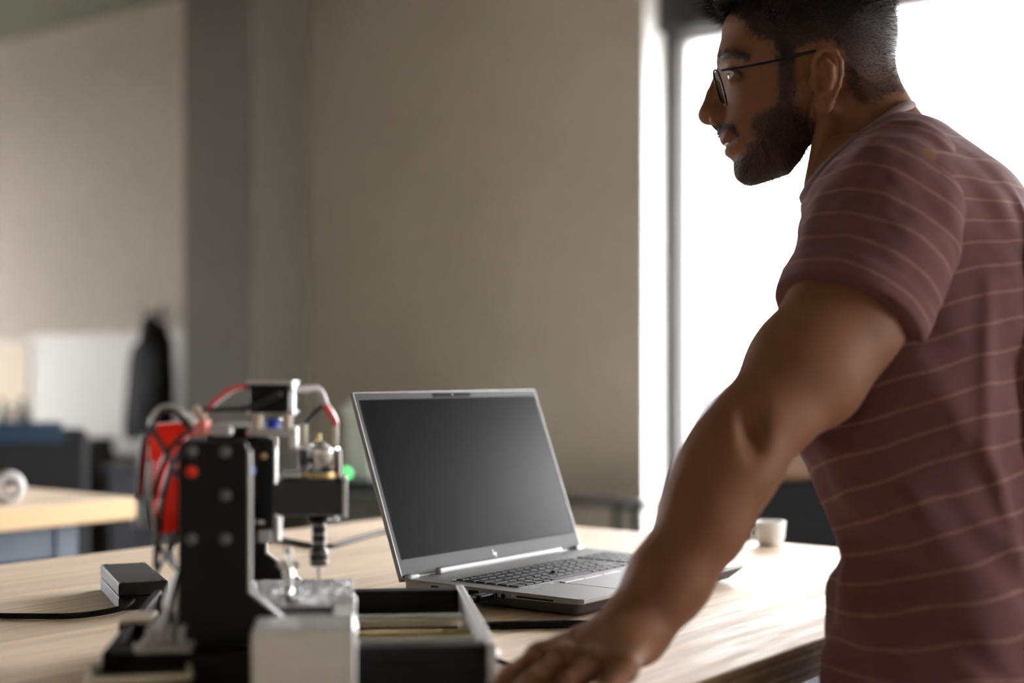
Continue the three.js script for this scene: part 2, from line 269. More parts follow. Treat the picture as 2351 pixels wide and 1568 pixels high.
// ---------------------------------------------------------------- laptop
const font = await new FontLoader().loadAsync('fonts/droid/droid_sans_bold.typeface.json');
{
  const silver = std(lin(0.27, 0.27, 0.27), 0.45, 0.45), silverLight = std(lin(0.45, 0.45, 0.45), 0.42, 0.5), dark = new THREE.MeshPhysicalMaterial({ color: lin(0.055, 0.056, 0.058), roughness: 0.5, specularIntensity: 0.4 }), keyMat = std(lin(0.028, 0.028, 0.03), 0.42), print = std(lin(0.65, 0.65, 0.65), 0.5);
  const W = 0.359, D = 0.2426, H = 0.0229, yaw = 0.921;
  const o = thing('laptop', 'open silver laptop with a blank black screen on the worktable', 'laptop', V(-0.1228, TABLE, -1.6028), yaw);
  // base: rounded outlines at several levels, skinned
  const ring = (ins, yf, yr, r = 0.006) => { const pts = []; const x0 = ins, x1 = W - ins, z0 = ins, z1 = D - ins; for (const [cx, cz, a0] of [[x1 - r, z1 - r, 0], [x0 + r, z1 - r, 1], [x0 + r, z0 + r, 2], [x1 - r, z0 + r, 3]]) for (let k = 0; k <= 4; k++) { const a = (a0 + k / 4) * Math.PI / 2, x = cx + r * Math.cos(a), z = cz + r * Math.sin(a); pts.push([x, mix(yr, yf, z / D), z]); } return pts; };
  const rings = [ring(0.0012, H, H, 0.005), ring(0, H - 0.0012, H - 0.0012), ring(0, H - 0.0055, 0.0125), ring(0.0135, 0.0042, 0.0028)];
  const skinRings = (list, top, bottom) => {
    const tri = [], n = list[0].length, P = (a) => tri.push(...a);
    const fan = (r, up) => { const c = [W / 2, r.reduce((s, p) => s + p[1], 0) / n, D / 2]; for (let i = 0; i < n; i++) { const a = r[i], b = r[(i + 1) % n]; up ? (P(c), P(b), P(a)) : (P(c), P(a), P(b)); } };
    if (top) fan(list[0], true); if (bottom) fan(list[list.length - 1], false);
    for (let k = 0; k < list.length - 1; k++) for (let i = 0; i < n; i++) { const a = list[k][i], b = list[k][(i + 1) % n], c = list[k + 1][i], d = list[k + 1][(i + 1) % n]; P(a); P(b); P(c); P(b); P(d); P(c); }
    const g = new THREE.BufferGeometry(); g.setAttribute('position', new THREE.Float32BufferAttribute(tri, 3)); g.computeVertexNormals(); return metric(g);
  };
  const base = part(o, 'base', skinRings(rings.slice(0, 3), true, true), silver);
  part(base, 'bottom_shell', skinRings(rings.slice(2), true, true), std(lin(0.06, 0.06, 0.06), 0.6, 0.2), 'dark slanted underside');
  part(base, 'front_lip', box(0.006, W - 0.006, H - 0.0042, H - 0.0008, D - 0.0005, D + 0.0006), silverLight, 'bright bevelled front edge');
  part(base, 'feet', join(rbox(0.03, 0.32, 0, 0.004, 0.024, 0.034), rbox(0.03, 0.32, 0, 0.005, 0.205, 0.215)), M.rubber);
  // keyboard
  const kb = part(o, 'keyboard', rbox(0.0245, 0.3345, H - 0.001, H + 0.0004, 0.052, 0.1455, 0.0006), std(lin(0.24, 0.24, 0.24), 0.5, 0.4));
  const rowsK = [[0.0555, 0.0095, Array(16).fill(1)], [0.0675, 0.0130, [0.8, ...Array(12).fill(1), 1.8]], [0.0830, 0.0130, [1.3, ...Array(12).fill(1), 1.3]], [0.0985, 0.0130, [1.6, ...Array(11).fill(1), 2.0]], [0.1140, 0.0130, [2.1, ...Array(10).fill(1), 2.5]], [0.1295, 0.0130, [1, 1, 1, 1, 5.2, 1, 1, 1, 1.2, 1.2]]];
  const keyCache = {};
  const key = (x, z, w, h) => { const id = w.toFixed(4) + h; keyCache[id] ??= new RoundedBoxGeometry(w, 0.0018, h, 1, 0.0006); const m = part(kb, 'key', keyCache[id], keyMat); m.position.set(x + w / 2, H + 0.0010, z + h / 2); };
  for (const [z, h, ws] of rowsK) {
    const full = 0.2315, sum = ws.reduce((a, b) => a + b), gap = 0.0028; let x = 0.0265;
    for (const w of ws) { const kw = w / sum * full; key(x, z, kw - gap, h); x += kw; }
    for (let k = 0; k < 4; k++) key(0.2645 + k * 0.0172, z, 0.0144, h);
  }
  part(kb, 'pointing_stick', new THREE.SphereGeometry(0.0035, 12, 8).scale(1, 0.6, 1).translate(0.135, H + 0.002, 0.1125), M.rubber);
  part(o, 'touchpad', rbox(0.086, 0.2, H - 0.0005, H + 0.0003, 0.1655, 0.229, 0.0003), std(lin(0.30, 0.30, 0.30), 0.5, 0.4));
  for (let k = 0; k < 3; k++) part(o, 'touchpad_button', rbox(0.086 + k * 0.0385, 0.1225 + k * 0.0385, H - 0.0005, H + 0.0011, 0.155, 0.1635, 0.0005), silverLight);
  part(o, 'fingerprint_reader', rbox(0.069, 0.077, H - 0.0005, H + 0.0005, 0.1515, 0.1545, 0.0003), silverLight);
  const txt = (s, size) => new TextGeometry(s, { font, size, depth: 0.00008, curveSegments: 3 });
  part(o, 'deck_lettering', txt('Z-BOOK', 0.0034).rotateX(-Math.PI / 2).translate(0.030, H + 0.00002, 0.1575), print, 'small white lettering on the palm rest');
  const vent = part(o, 'hinge_strip', rbox(0.024, 0.335, H - 0.0005, H + 0.0006, 0.0495, 0.0515, 0.0003), silverLight);
  // left side: sockets and markings
  const side = (name, z0, z1, y0, y1, mat = M.blackMatte, r = 0.0004) => part(o, name, rbox(-0.0006, 0.004, y0, y1, z0, z1, r), mat);
  side('lock_slot', 0.041, 0.052, 0.0135, 0.0195); side('usb_port', 0.0945, 0.1085, 0.0140, 0.0195); side('usb_port', 0.1200, 0.1340, 0.0140, 0.0195);
  part(o, 'headphone_jack', new THREE.CylinderGeometry(0.0026, 0.0026, 0.003, 20).rotateZ(Math.PI / 2).translate(0.0008, 0.0172, 0.1425), M.blackMatte);
  side('card_slot', 0.1605, 0.2085, 0.0176, 0.0194);
  part(o, 'port_lettering', txt('SC', 0.0026).rotateY(-Math.PI / 2).translate(-0.0001, 0.0173, 0.1535), print, 'tiny white letters beside the card slot');
  part(o, 'headphone_mark', join(new THREE.TorusGeometry(0.0011, 0.00018, 6, 18).rotateY(Math.PI / 2).translate(-0.0001, 0.0177, 0.1375), box(-0.0002, 0, 0.0166, 0.0174, 0.1363, 0.1367), box(-0.0002, 0, 0.0166, 0.0174, 0.1383, 0.1387)), print);
  // lid
  const lid = new THREE.Group(); lid.name = 'lid'; lid.position.set(0, H - 0.0032, -0.0017); lid.rotation.x = -0.3518; o.add(lid);
  const LH = 0.2278, T = 0.0065;
  part(lid, 'lid_shell', rbox(0, W, 0, LH, -T, 0, 0.0022, 3), silver);
  part(lid, 'bright_rim', join(rbox(0, 0.0013, 0.004, LH, -0.001, 0.0006, 0.0003), rbox(W - 0.0013, W, 0.004, LH, -0.001, 0.0006, 0.0003), rbox(0, W, LH - 0.0013, LH, -0.001, 0.0006, 0.0003)), silverLight);
  part(lid, 'bezel', rbox(0.0014, W - 0.0014, 0.004, LH - 0.0014, -0.001, 0.0003, 0.0003), dark);
  part(lid, 'screen', rbox(0.009, W - 0.0063, 0.0253, LH - 0.0102, -0.001, 0.0005, 0.0002), new THREE.MeshPhysicalMaterial({ color: lin(0.004, 0.004, 0.0045), roughness: 0.23, specularIntensity: 0.15 }));
  part(lid, 'screen_gasket', join(box(0.0082, 0.009, 0.0247, LH - 0.0096, 0, 0.0007), box(W - 0.0063, W - 0.0057, 0.0247, LH - 0.0096, 0, 0.0007), box(0.0082, W - 0.0057, 0.0245, 0.0253, 0, 0.0007), box(0.0082, W - 0.0057, LH - 0.0102, LH - 0.0095, 0, 0.0007)), M.blackMatte);
  part(lid, 'webcam_bar', rbox(W / 2 - 0.037, W / 2 + 0.037, LH - 0.0078, LH - 0.0032, 0, 0.0009, 0.0003), M.blackMatte);
  part(lid, 'webcam_lens', new THREE.CylinderGeometry(0.0012, 0.0012, 0.0006, 16).rotateX(Math.PI / 2).translate(W / 2, LH - 0.0055, 0.0008), M.chrome);
  const lx = W / 2 - 0.003, ly = 0.0138, mark = (x0, x1, y0, y1) => box(lx + x0, lx + x1, ly + y0, ly + y1, 0.0002, 0.0005);
  part(lid, 'maker_mark', join(mark(-0.0034, -0.0020, -0.0008, 0.0060), mark(-0.0034, 0.0004, -0.0008, 0.0006), mark(-0.0008, 0.0036, 0.0006, 0.0020), mark(0.0008, 0.0022, -0.0056, 0.0020)), std(lin(0.5, 0.5, 0.5), 0.3, 0.5), 'silver slashed maker mark under the screen');
  part(lid, 'chin_edge', rbox(0.001, W - 0.001, 0.0022, 0.0040, -0.001, 0.0012, 0.0004), silverLight);
  const hb = part(o, 'hinge_bar', rbox(0.052, 0.300, H - 0.001, H + 0.0075, 0.0008, 0.0095, 0.0035, 4), silverLight);
  for (const x of [0.004, 0.337]) part(o, 'hinge_end', rbox(x, x + 0.018, H - 0.006, H + 0.0045, -0.004, 0.006, 0.003, 3), silverLight);
  shade(o);
  // usb cable plugged into the near side
  const c = thing('usb_cable', 'black usb plug with grey lead in the side of the laptop', 'cable', o.localToWorld(V(0, 0, 0.127)), yaw); o.updateMatrixWorld(true); c.position.copy(o.localToWorld(V(0, 0, 0.127)));
  part(c, 'connector', rbox(-0.006, 0.003, 0.0145, 0.0190, -0.006, 0.006, 0.0004), M.chrome);
  part(c, 'plug', rbox(-0.029, -0.004, 0.0128, 0.0205, -0.0078, 0.0078, 0.002, 3), M.blackGloss);
  part(c, 'plug_mark', join(box(-0.022, -0.012, 0.0204, 0.0207, -0.0004, 0.0004), box(-0.014, -0.0125, 0.0204, 0.0207, -0.002, 0.002)), print);
  for (let k = 0; k < 4; k++) part(c, 'strain_relief', new THREE.TorusGeometry(0.003, 0.0011, 8, 16).rotateY(Math.PI / 2).translate(-0.0305 - k * 0.0028, 0.0166, 0), M.blackGloss);
  part(c, 'lead', capped([V(-0.028, 0.0166, 0), V(-0.05, 0.0155, 0.001), V(-0.075, 0.008, 0.003), V(-0.11, 0.0032, -0.005), V(-0.17, 0.003, -0.03), V(-0.23, 0.003, -0.05)], 0.0024, 50), std(lin(0.45, 0.45, 0.46), 0.35));
}

// ---------------------------------------------------------------- desktop milling machine, seen along its gantry
{
  const o = thing('milling_machine', 'small desktop milling machine with black frame and red controller holder', 'milling machine', V(-0.0124, TABLE, -1.077), Math.asin(0.12));
  o.updateMatrixWorld(true);
  const C = (px, py, d) => o.worldToLocal(at(px, py, d));
  const cb = (parent, name, px0, px1, py0, py1, d, deep, mat, r = 0.0015) => { const a = C(px0, py1, d), b = C(px1, py0, d), z = (a.z + b.z) / 2; return part(parent, name, rbox(a.x, b.x, a.y, b.y, z - deep, z, r), mat); };
  const onZ = (px, py, z) => { const a = C(px, py, 1), b = C(px, py, 2); return a.lerp(b, (z - a.z) / (b.z - a.z)); };
  const bolt = (parent, px, py, d, r = 0.0034, mat = M.zinc, z = null) => { const c = z === null ? C(px, py, d) : onZ(px, py, z); return part(parent, 'bolt', join(new THREE.SphereGeometry(r, 14, 8, 0, 6.2832, 0, Math.PI / 2).scale(1, 0.55, 1).rotateX(Math.PI / 2).translate(c.x, c.y, c.z), new THREE.CylinderGeometry(r * 1.25, r * 1.25, 0.0008, 16).rotateX(Math.PI / 2).translate(c.x, c.y, c.z)), mat); };
  // base frame: black extrusions, grey end plate, rods and lead screw
  const prof = (x0, x1, z0, z1) => join(rbox(x0, x1, 0.008, 0.05, z0, z1, 0.002), rbox(x0, x1, 0.0225, 0.0355, z0 - 0.0012, z1 + 0.0012, 0.0004));
  const near = part(o, 'front_beam', prof(-0.285, -0.0065, -0.02, 0), M.black);
  part(near, 'beam_groove', box(-0.285, -0.0065, 0.0272, 0.0308, 0.001, 0.0015), M.blackMatte);
  part(o, 'rear_beam', prof(-0.285, -0.0065, -0.293, -0.273), M.black);
  const ep = part(o, 'end_plate', rbox(-0.0065, 0, 0.004, 0.0515, -0.295, 0.002, 0.0006), M.aluDull, 'grey end plate of the base frame');
  for (const [y, z] of [[0.018, -0.01], [0.040, -0.01], [0.018, -0.283], [0.040, -0.283]]) part(ep, 'bolt', new THREE.SphereGeometry(0.004, 14, 8).scale(0.7, 1, 1).translate(0.0012, y, z), M.chrome);
  part(o, 'end_plate', rbox(-0.2915, -0.285, 0.004, 0.0515, -0.295, 0.002, 0.0006), M.black);
  for (const z of [-0.095, -0.205]) part(o, 'guide_rod', rod(V(-0.285, 0.034, z), V(-0.0065, 0.034, z), 0.006, 0.006, 20), M.chrome);
  { const pts = [], turns = 110, n = turns * 8; const g = rod(V(-0.285, 0.031, -0.15), V(-0.0065, 0.031, -0.15), 0.0034); const hl = []; for (let i = 0; i <= n; i++) { const t = i / n, a = t * turns * 6.2832; hl.push(V(mix(-0.2, -0.0065, t), 0.031 + 0.0036 * Math.cos(a), -0.15 + 0.0036 * Math.sin(a))); } part(o, 'lead_screw', join(g, new THREE.TubeGeometry(new THREE.CatmullRomCurve3(hl), n, 0.0006, 4, false)), M.brass); }
  for (const [x, z] of [[-0.27, -0.01], [-0.02, -0.01], [-0.27, -0.283], [-0.02, -0.283]]) part(o, 'foot', new THREE.CylinderGeometry(0.008, 0.009, 0.009, 16).translate(x, 0.0045, z), M.rubber);
  // bed with speckled work board and clamp
  const glit = std(0xffffff, 0.34, 0.75, { map: texture(512, 512, (u, v) => { const a = vnoise(u * 160, v * 160, 160, 160), k = 0.42 + 0.40 * a * a; return [k, k * 0.965, k * 0.97]; }, true, [0.12, 0.12]), bumpMap: texture(512, 512, (u, v) => { const a = vnoise(u * 110, v * 110, 110, 110); return [a, a, a]; }, false, [0.12, 0.12]), bumpScale: 0.0022 });
  const bedA = C(660, 1440, 1.115);
  const bed = part(o, 'bed', rbox(bedA.x - 0.06, C(820, 1400, 1.12).x, 0.040, 0.0555, -0.235, -0.055, 0.001), M.alu, 'aluminium slotted bed');
  for (let k = 0; k < 5; k++) part(bed, 'slot', box(bedA.x - 0.06, C(820, 1400, 1.12).x + 0.0004, 0.0548, 0.0559, -0.08 - k * 0.032, -0.074 - k * 0.032), M.blackMatte);
  const bx0 = C(560, 1345, 1.2).x, bx1 = C(812, 1345, 1.2).x;
  part(o, 'work_board', metric(rbox(bx0, bx1, 0.0655, 0.0735, -0.198, -0.052, 0.0012).toNonIndexed()), glit, 'sparkling grey board being milled');
  { const im = new THREE.InstancedMesh(new THREE.OctahedronGeometry(1, 0), M.chrome, 1600), m = new THREE.Matrix4(), q = new THREE.Quaternion(); im.name = 'metal_chips'; im.userData.kind = 'stuff';
    for (let k = 0; k < 1600; k++) { const r = 0.0003 + 0.0007 * rnd() * rnd(); q.setFromEuler(new THREE.Euler(rnd() * 6, rnd() * 6, rnd() * 6)); im.setMatrixAt(k, m.compose(V(mix(bx0 + 0.003, bx1 - 0.003, rnd()), 0.0735 + r * 0.4, mix(-0.195, -0.055, rnd())), q, V(r, r * 0.6, r * 1.2))); } o.add(im); }
  for (const [x, z] of [[bx0 + 0.012, -0.066], [bx1 - 0.012, -0.066], [bx0 + 0.012, -0.184], [bx1 - 0.012, -0.184]]) part(o, 'spacer', new THREE.CylinderGeometry(0.006, 0.006, 0.0115, 14).translate(x, 0.0604, z), M.blackMatte);
  cb(o, 'bed_stop', 764, 818, 1378, 1442, 1.105, 0.02, M.alu, 0.0015);
  cb(o, 'bed_bar', 662, 752, 1408, 1440, 1.11, 0.012, M.aluDull, 0.001);
  const clamp_ = new THREE.Group(); clamp_.name = 'clamp'; o.add(clamp_);
  const cA = C(663, 1400, 1.135), cT = C(663, 1262, 1.135);
  part(clamp_, 'clamp_screw', rod(V(cA.x, 0.05, cA.z), V(cA.x, cT.y, cA.z), 0.0026), M.chrome);
  part(clamp_, 'screw_head', new THREE.CylinderGeometry(0.0048, 0.0048, 0.004, 6).translate(cA.x, cT.y, cA.z), M.zinc);
  const wy = C(663, 1312, 1.135).y;
  part(clamp_, 'wing_nut', join(new THREE.CylinderGeometry(0.0042, 0.0052, 0.007, 14).translate(cA.x, wy, cA.z), rbox(-0.0085, 0, -0.003, 0.003, -0.001, 0.001, 0.0009).rotateZ(-0.75).translate(cA.x - 0.002, wy + 0.002, cA.z), rbox(0, 0.0085, -0.003, 0.003, -0.001, 0.001, 0.0009).rotateZ(0.75).translate(cA.x + 0.002, wy + 0.002, cA.z)), M.zinc);
  part(clamp_, 'clamp_bar', rbox(cA.x - 0.0036, cA.x + 0.0036, 0.0735, wy - 0.003, cA.z - 0.004, cA.z + 0.004, 0.0015), M.alu);
  part(clamp_, 'clamp_knob', new THREE.SphereGeometry(0.0052, 16, 12).translate(cA.x - 0.001, C(660, 1363, 1.125).y, cA.z + 0.006), M.chrome);
  part(clamp_, 'clamp_nut', new THREE.CylinderGeometry(0.0046, 0.0046, 0.005, 6).rotateX(Math.PI / 2).translate(cA.x + 0.006, C(675, 1385, 1.125).y, cA.z + 0.005), M.zinc);
  cb(o, 'motor_block', 577, 818, 1446, 1640, 1.005, 0.06, M.alu, 0.0025).userData.label = 'brushed aluminium block at the front of the frame';
  // gantry side plates: outline in local x, y
  const plate = (dz, x0, x1, foot, h, name) => {
    const y0 = 0.009, c0 = C(580, 1352, 1.1).y, c1 = C(660, 1445, 1.1).y, r = 0.008, s = new THREE.Shape();
    s.moveTo(x0, y0); s.lineTo(foot, y0); s.lineTo(foot, c1); s.lineTo(x1, c0); s.lineTo(x1, h - r); s.quadraticCurveTo(x1, h, x1 - r, h); s.lineTo(x0 + r, h); s.quadraticCurveTo(x0, h, x0, h - r); s.lineTo(x0, y0);
    const w = 0.0022, lead = extrude([[x1 - 0.0002, h - r], [x1 - 0.0002, c0], [foot, c1 - 0.0002], [foot + w * 0.9, c1 + w * 0.2], [x1 + w, c0 + w * 0.5], [x1 + w, h - r]], 0.0075, 0.0006).translate(0, 0, dz - 0.0008);
    const made = part(o, name, new THREE.ExtrudeGeometry(s, { depth: 0.006, bevelEnabled: true, bevelThickness: 0.0014, bevelSize: 0.0014, bevelOffset: -0.0014, bevelSegments: 2, curveSegments: 8 }).translate(0, 0, dz), M.black, 'black gantry side plate');
    part(made, 'plate_edge', lead, M.aluDull, 'pale edge of the plate'); return made;
  };
  const pA = C(417, 1400, 1.1), pB = C(574, 1400, 1.1), pF = C(690, 1445, 1.1), hTop = C(500, 1008, 1.1).y;
  const boltDark = std(lin(0.16, 0.16, 0.15), 0.45, 0.8);
  const p1 = plate(-0.033, pA.x, pB.x, pF.x, hTop, 'gantry_plate');
  const p2 = plate(-0.268, pA.x, pB.x, pF.x, hTop, 'gantry_plate');
  for (const [x, y] of [[440, 1036], [517, 1037], [518, 1137], [439, 1238], [518, 1238], [478, 1524], [566, 1526]]) bolt(p1, x, y, 1.0995, 0.0036, boltDark, -0.0250);
  bolt(p1, 440, 1083, 1.0995, 0.0036, M.red, -0.0250);
  part(p1, 'blue_cap', new THREE.SphereGeometry(0.003, 12, 8).translate(pB.x + 0.001, C(584, 1081, 1.1).y, -0.045), M.blue);
  for (const y of [0.10, 0.165]) part(o, 'gantry_rod', rod(V((pA.x + pB.x) / 2, y, -0.262), V((pA.x + pB.x) / 2, y, -0.033), 0.006, 0.006, 18), M.chrome);
  part(o, 'gantry_beam', rbox(pA.x + 0.008, pB.x - 0.016, 0.118, 0.150, -0.262, -0.033, 0.001), M.black);
  // carriage, z axis
  const car = cb(o, 'carriage', 592, 628, 1010, 1215, 1.17, 0.08, M.blackMatte, 0.002);
  bolt(car, 606, 1047, 1.168, 0.0022, M.brass);
  part(car, 'carriage_tab', (() => { const a = C(588, 1204, 1.165), b = C(606, 1196, 1.165); return rbox(a.x, b.x, a.y, b.y, a.z - 0.05, a.z, 0.0006); })(), M.alu);
  cb(o, 'carriage_foot', 592, 624, 1216, 1246, 1.17, 0.07, M.aluDull, 0.001);
  const zp = cb(o, 'axis_top_plate', 566, 680, 985, 1002, 1.17, 0.075, M.aluDull, 0.001);
  cb(o, 'axis_side_plate', 664, 682, 1000, 1030, 1.172, 0.05, M.alu, 0.001);
  const mot = cb(o, 'axis_motor', 574, 664, 884, 948, 1.175, 0.042, M.black, 0.002); mot.userData.label = 'black stepper motor on top of the vertical axis';
  const flange = (y0, y1) => { const a = C(566, y1, 1.174), b = C(682, y0, 1.174); return rbox(a.x, b.x, a.y, b.y, a.z - 0.044, a.z, 0.001); };
  part(mot, 'motor_cap', flange(874, 885), M.aluDull); part(mot, 'motor_cap', flange(944, 951), M.aluDull);
  for (const [x, y0, y1] of [[672, 874, 898], [672, 902, 952]]) { const a = C(x, y1, 1.1715), b = C(x, y0, 1.1715); part(mot, 'motor_post', rod(V(a.x, a.y, a.z), V(a.x, b.y, a.z), 0.0022), M.chrome); }
  for (const x of [590, 660]) for (const dz of [0, -0.034]) { const a = C(x, 986, 1.176), b = C(x, 950, 1.176); part(o, 'standoff', rod(V(a.x, a.y, a.z + dz), V(a.x, b.y, a.z + dz), 0.0034, 0.0034, 10), M.nylon); }
  { const a = C(628, 990, 1.195), b = C(628, 960, 1.195); part(o, 'shaft_coupler', join(rod(a, V(a.x, b.y, a.z), 0.006, 0.006, 20)), M.blue, 'blue shaft coupler'); part(o, 'coupler_screw', new THREE.SphereGeometry(0.0024, 12, 8).translate(a.x + 0.005, b.y - 0.001, a.z + 0.004), M.chrome); }
  for (const [x, d] of [[630, 1.18], [632, 1.235]]) { const a = C(x, 1110, d), b = C(x, 1004, d); part(o, 'axis_rod', rod(a, V(a.x, b.y, a.z), 0.0032), M.chrome); const e = C(x, 1240, d), f = C(x, 1180, d); part(o, 'axis_rod', rod(V(a.x, e.y, a.z), V(a.x, f.y, a.z), 0.0032), M.chrome); }
  { const a = C(636, 1240, 1.175), b = C(636, 1184, 1.175); part(o, 'axis_nut', rod(V(a.x, a.y, a.z), V(a.x, b.y, a.z), 0.0042, 0.0042, 12), M.alu); }
  cb(o, 'carriage_lip', 648, 690, 1087, 1096, 1.185, 0.04, M.alu, 0.0008);
  const holder = cb(o, 'spindle_holder', 604, 792, 1100, 1184, 1.19, 0.056, std(lin(0.03, 0.03, 0.032), 0.4), 0.003); holder.userData.label = 'dark block that holds the spindle';
  { const a = C(786, 1190, 1.19), b = C(797, 1098, 1.19); part(holder, 'clamp_flange', rbox(a.x, b.x, a.y, b.y, a.z - 0.05, a.z - 0.002, 0.001), M.aluDull); }
  for (const [x, y] of [[770, 1190], [640, 1192]]) { const a = C(x, y, 1.2); part(holder, 'clamp_bolt', new THREE.CylinderGeometry(0.0036, 0.0036, 0.005, 12).translate(a.x, a.y, a.z), M.chrome); }
  const sp = C(732, 1062, 1.215), spx = sp.x, spz = sp.z, sy = (py) => C(732, py, 1.215).y;
  const spin = part(o, 'spindle_motor', new THREE.LatheGeometry([[0, sy(1100)], [0.0178, sy(1100)], [0.0178, sy(1030)], [0.0168, sy(1024)], [0.006, sy(1023)], [0.006, sy(1012)], [0, sy(1012)]].map(([x, y]) => new THREE.Vector2(x, y)), 40).translate(spx, 0, spz), M.chrome, 'chrome spindle motor');
  part(spin, 'motor_band', new THREE.CylinderGeometry(0.0181, 0.0181, 0.006, 40, 1, true).translate(spx, sy(1090), spz), M.brass);
  part(spin, 'shaft_end', rod(V(spx, sy(1015), spz), V(spx, sy(996), spz), 0.002), M.brass);
  for (const [x, y0, y1] of [[697, 1024, 972], [768, 1022, 966]]) { const a = C(x, y0, 1.21), b = C(x + 2, y1, 1.21); part(spin, 'terminal', rod(a, b, 0.0034, 0.003, 10), M.nylon); }
  for (const [x, y] of [[683, 1026], [748, 1024], [712, 1022]]) part(spin, 'terminal_screw', new THREE.SphereGeometry(0.0026, 10, 8).translate(C(x, y, 1.205).x, C(x, y, 1.205).y, spz + 0.01), M.chrome);
  { const a = C(781, 1062, 1.21); part(spin, 'label_tab', rbox(a.x - 0.002, a.x + 0.001, sy(1098), sy(1030), a.z - 0.004, a.z + 0.004, 0.001), M.alu); }
  const chuck = part(o, 'chuck', new THREE.LatheGeometry([[0, sy(1298)], [0.0066, sy(1298)], [0.0078, sy(1294)], [0.0078, sy(1262)], [0.0066, sy(1260)], [0.0058, sy(1256)], [0.0058, sy(1200)], [0.0092, sy(1198)], [0.0092, sy(1186)], [0, sy(1184)]].map(([x, y]) => new THREE.Vector2(x, y)), 28).translate(spx, 0, spz), M.blackGloss, 'black tool chuck');
  for (const y of [1205, 1225, 1245, 1268, 1288]) part(chuck, 'chuck_ring', new THREE.TorusGeometry(y > 1255 ? 0.0077 : 0.0060, 0.0006, 8, 28).rotateX(Math.PI / 2).translate(spx, sy(y), spz), M.zinc);
  part(o, 'milling_bit', rod(V(spx, sy(1346), spz), V(spx, sy(1298), spz), 0.0006, 0.0016, 10), M.chrome);
  // red controller holder with curved outline
  { const P = (x, y) => { const c = C(x, y, 1.13); return [c.x, c.y]; };
    const pts = [[344, 976], [440, 968], [472, 966], [472, 1000], [420, 1004], [410, 1060], [416, 1120], [412, 1170], [402, 1226], [362, 1226], [348, 1190], [343, 1080]].map(([x, y]) => P(x, y));
    const h = part(o, 'controller_holder', extrude(pts, 0.045, 0.0015).translate(0, 0, C(380, 1100, 1.13).z - 0.045), M.red, 'bright red plastic controller holder');
    part(h, 'holder_block', (() => { const a = C(440, 1000, 1.125), b = C(472, 968, 1.125); return rbox(a.x, b.x, a.y, b.y, a.z - 0.02, a.z, 0.001); })(), std(lin(0.8, 0.22, 0.16), 0.4)); }
  { const a = C(478, 1002, 1.13), b = C(532, 978, 1.13); part(o, 'flat_cable', rbox(a.x, b.x, a.y, b.y, a.z - 0.02, a.z, 0.003), M.aluDull); }
  for (const [x, y] of [[452, 942], [464, 956]]) { const c = C(x, y, 1.15); part(o, 'cable_screw', new THREE.SphereGeometry(0.0042, 12, 8).translate(c.x, c.y, c.z), M.nylon); }
  // left side: motor, acrylic cover and driver board
  { const a = C(272, 1530, 1.16), b = C(345, 1432, 1.16); const m = part(o, 'base_motor', rbox(a.x, b.x, 0.006, b.y, a.z - 0.045, a.z, 0.002), M.black, 'black motor at the left end of the frame'); part(m, 'motor_face', rbox(a.x, b.x, b.y - 0.001, b.y + 0.003, a.z - 0.045, a.z, 0.001), M.nylon); bolt(m, 287, 1515, 1.157, 0.0035); }
  { const a = C(330, 1490, 1.09), b = C(452, 1478, 1.09); part(o, 'driver_board', rbox(a.x, b.x, 0.05, 0.054, -0.15, 0.004, 0.001), M.aluDull); part(o, 'driver_cover', extrude([[0, 0], [0.034, 0], [0.029, 0.032], [0.012, 0.048], [0, 0.02]], 0.05, 0.002).rotateY(0.35).translate(a.x + 0.008, 0.054, -0.085), std(lin(0.34, 0.30, 0.28), 0.6)); for (let k = 0; k < 4; k++) part(o, 'driver_fin', rbox(a.x + 0.006 + k * 0.008, a.x + 0.010 + k * 0.008, 0.054, 0.066, -0.035, -0.008, 0.001), M.aluDull); }
  // wiring
  const wire = (pts, r, mat) => part(o, 'wire', capped(pts.map(([x, y, d]) => C(x, y, d)), r, 60, 8), mat);
  const sleeve = std(lin(0.035, 0.033, 0.035), 0.35);
  wire([[350, 985, 1.12], [356, 955, 1.115], [376, 939, 1.112], [400, 940, 1.112], [418, 955, 1.115], [428, 975, 1.12]], 0.0034, sleeve);
  wire([[344, 990, 1.118], [349, 958, 1.112], [372, 934, 1.11], [402, 934, 1.11], [424, 952, 1.112], [440, 968, 1.118]], 0.0018, M.wireWhite);
  wire([[420, 970, 1.12], [424, 950, 1.115], [436, 955, 1.115], [444, 970, 1.12]], 0.0022, M.wireWhite);
  wire([[352, 975, 1.11], [332, 1000, 1.105], [322, 1060, 1.105], [317, 1135, 1.105]], 0.0020, M.wireBlack);
  wire([[350, 985, 1.11], [340, 1010, 1.105], [330, 1080, 1.105], [322, 1140, 1.105]], 0.0016, M.wireRed);
  wire([[348, 985, 1.108], [366, 1010, 1.105], [392, 1058, 1.102], [415, 1110, 1.1]], 0.0020, M.wireBlack);
  wire([[440, 985, 1.105], [392, 1030, 1.102], [366, 1080, 1.102], [352, 1140, 1.104]], 0.0020, M.wireBlack);
  wire([[430, 1015, 1.1], [396, 1070, 1.098], [372, 1150, 1.098], [362, 1225, 1.1], [358, 1300, 1.11]], 0.0026, sleeve);
  wire([[345, 1060, 1.11], [342, 1130, 1.105], [352, 1210, 1.105], [372, 1262, 1.11], [400, 1300, 1.115], [413, 1312, 1.12]], 0.0020, M.wireBlack);
  wire([[348, 1060, 1.108], [345, 1130, 1.103], [357, 1215, 1.103], [380, 1268, 1.108], [408, 1308, 1.115]], 0.0012, M.wireWhite);
  wire([[390, 1222, 1.12], [388, 1262, 1.12], [398, 1295, 1.12], [410, 1312, 1.12]], 0.0016, M.wireBlack);
  wire([[396, 1222, 1.121], [394, 1262, 1.121], [404, 1298, 1.121]], 0.0008, M.wireWhite);
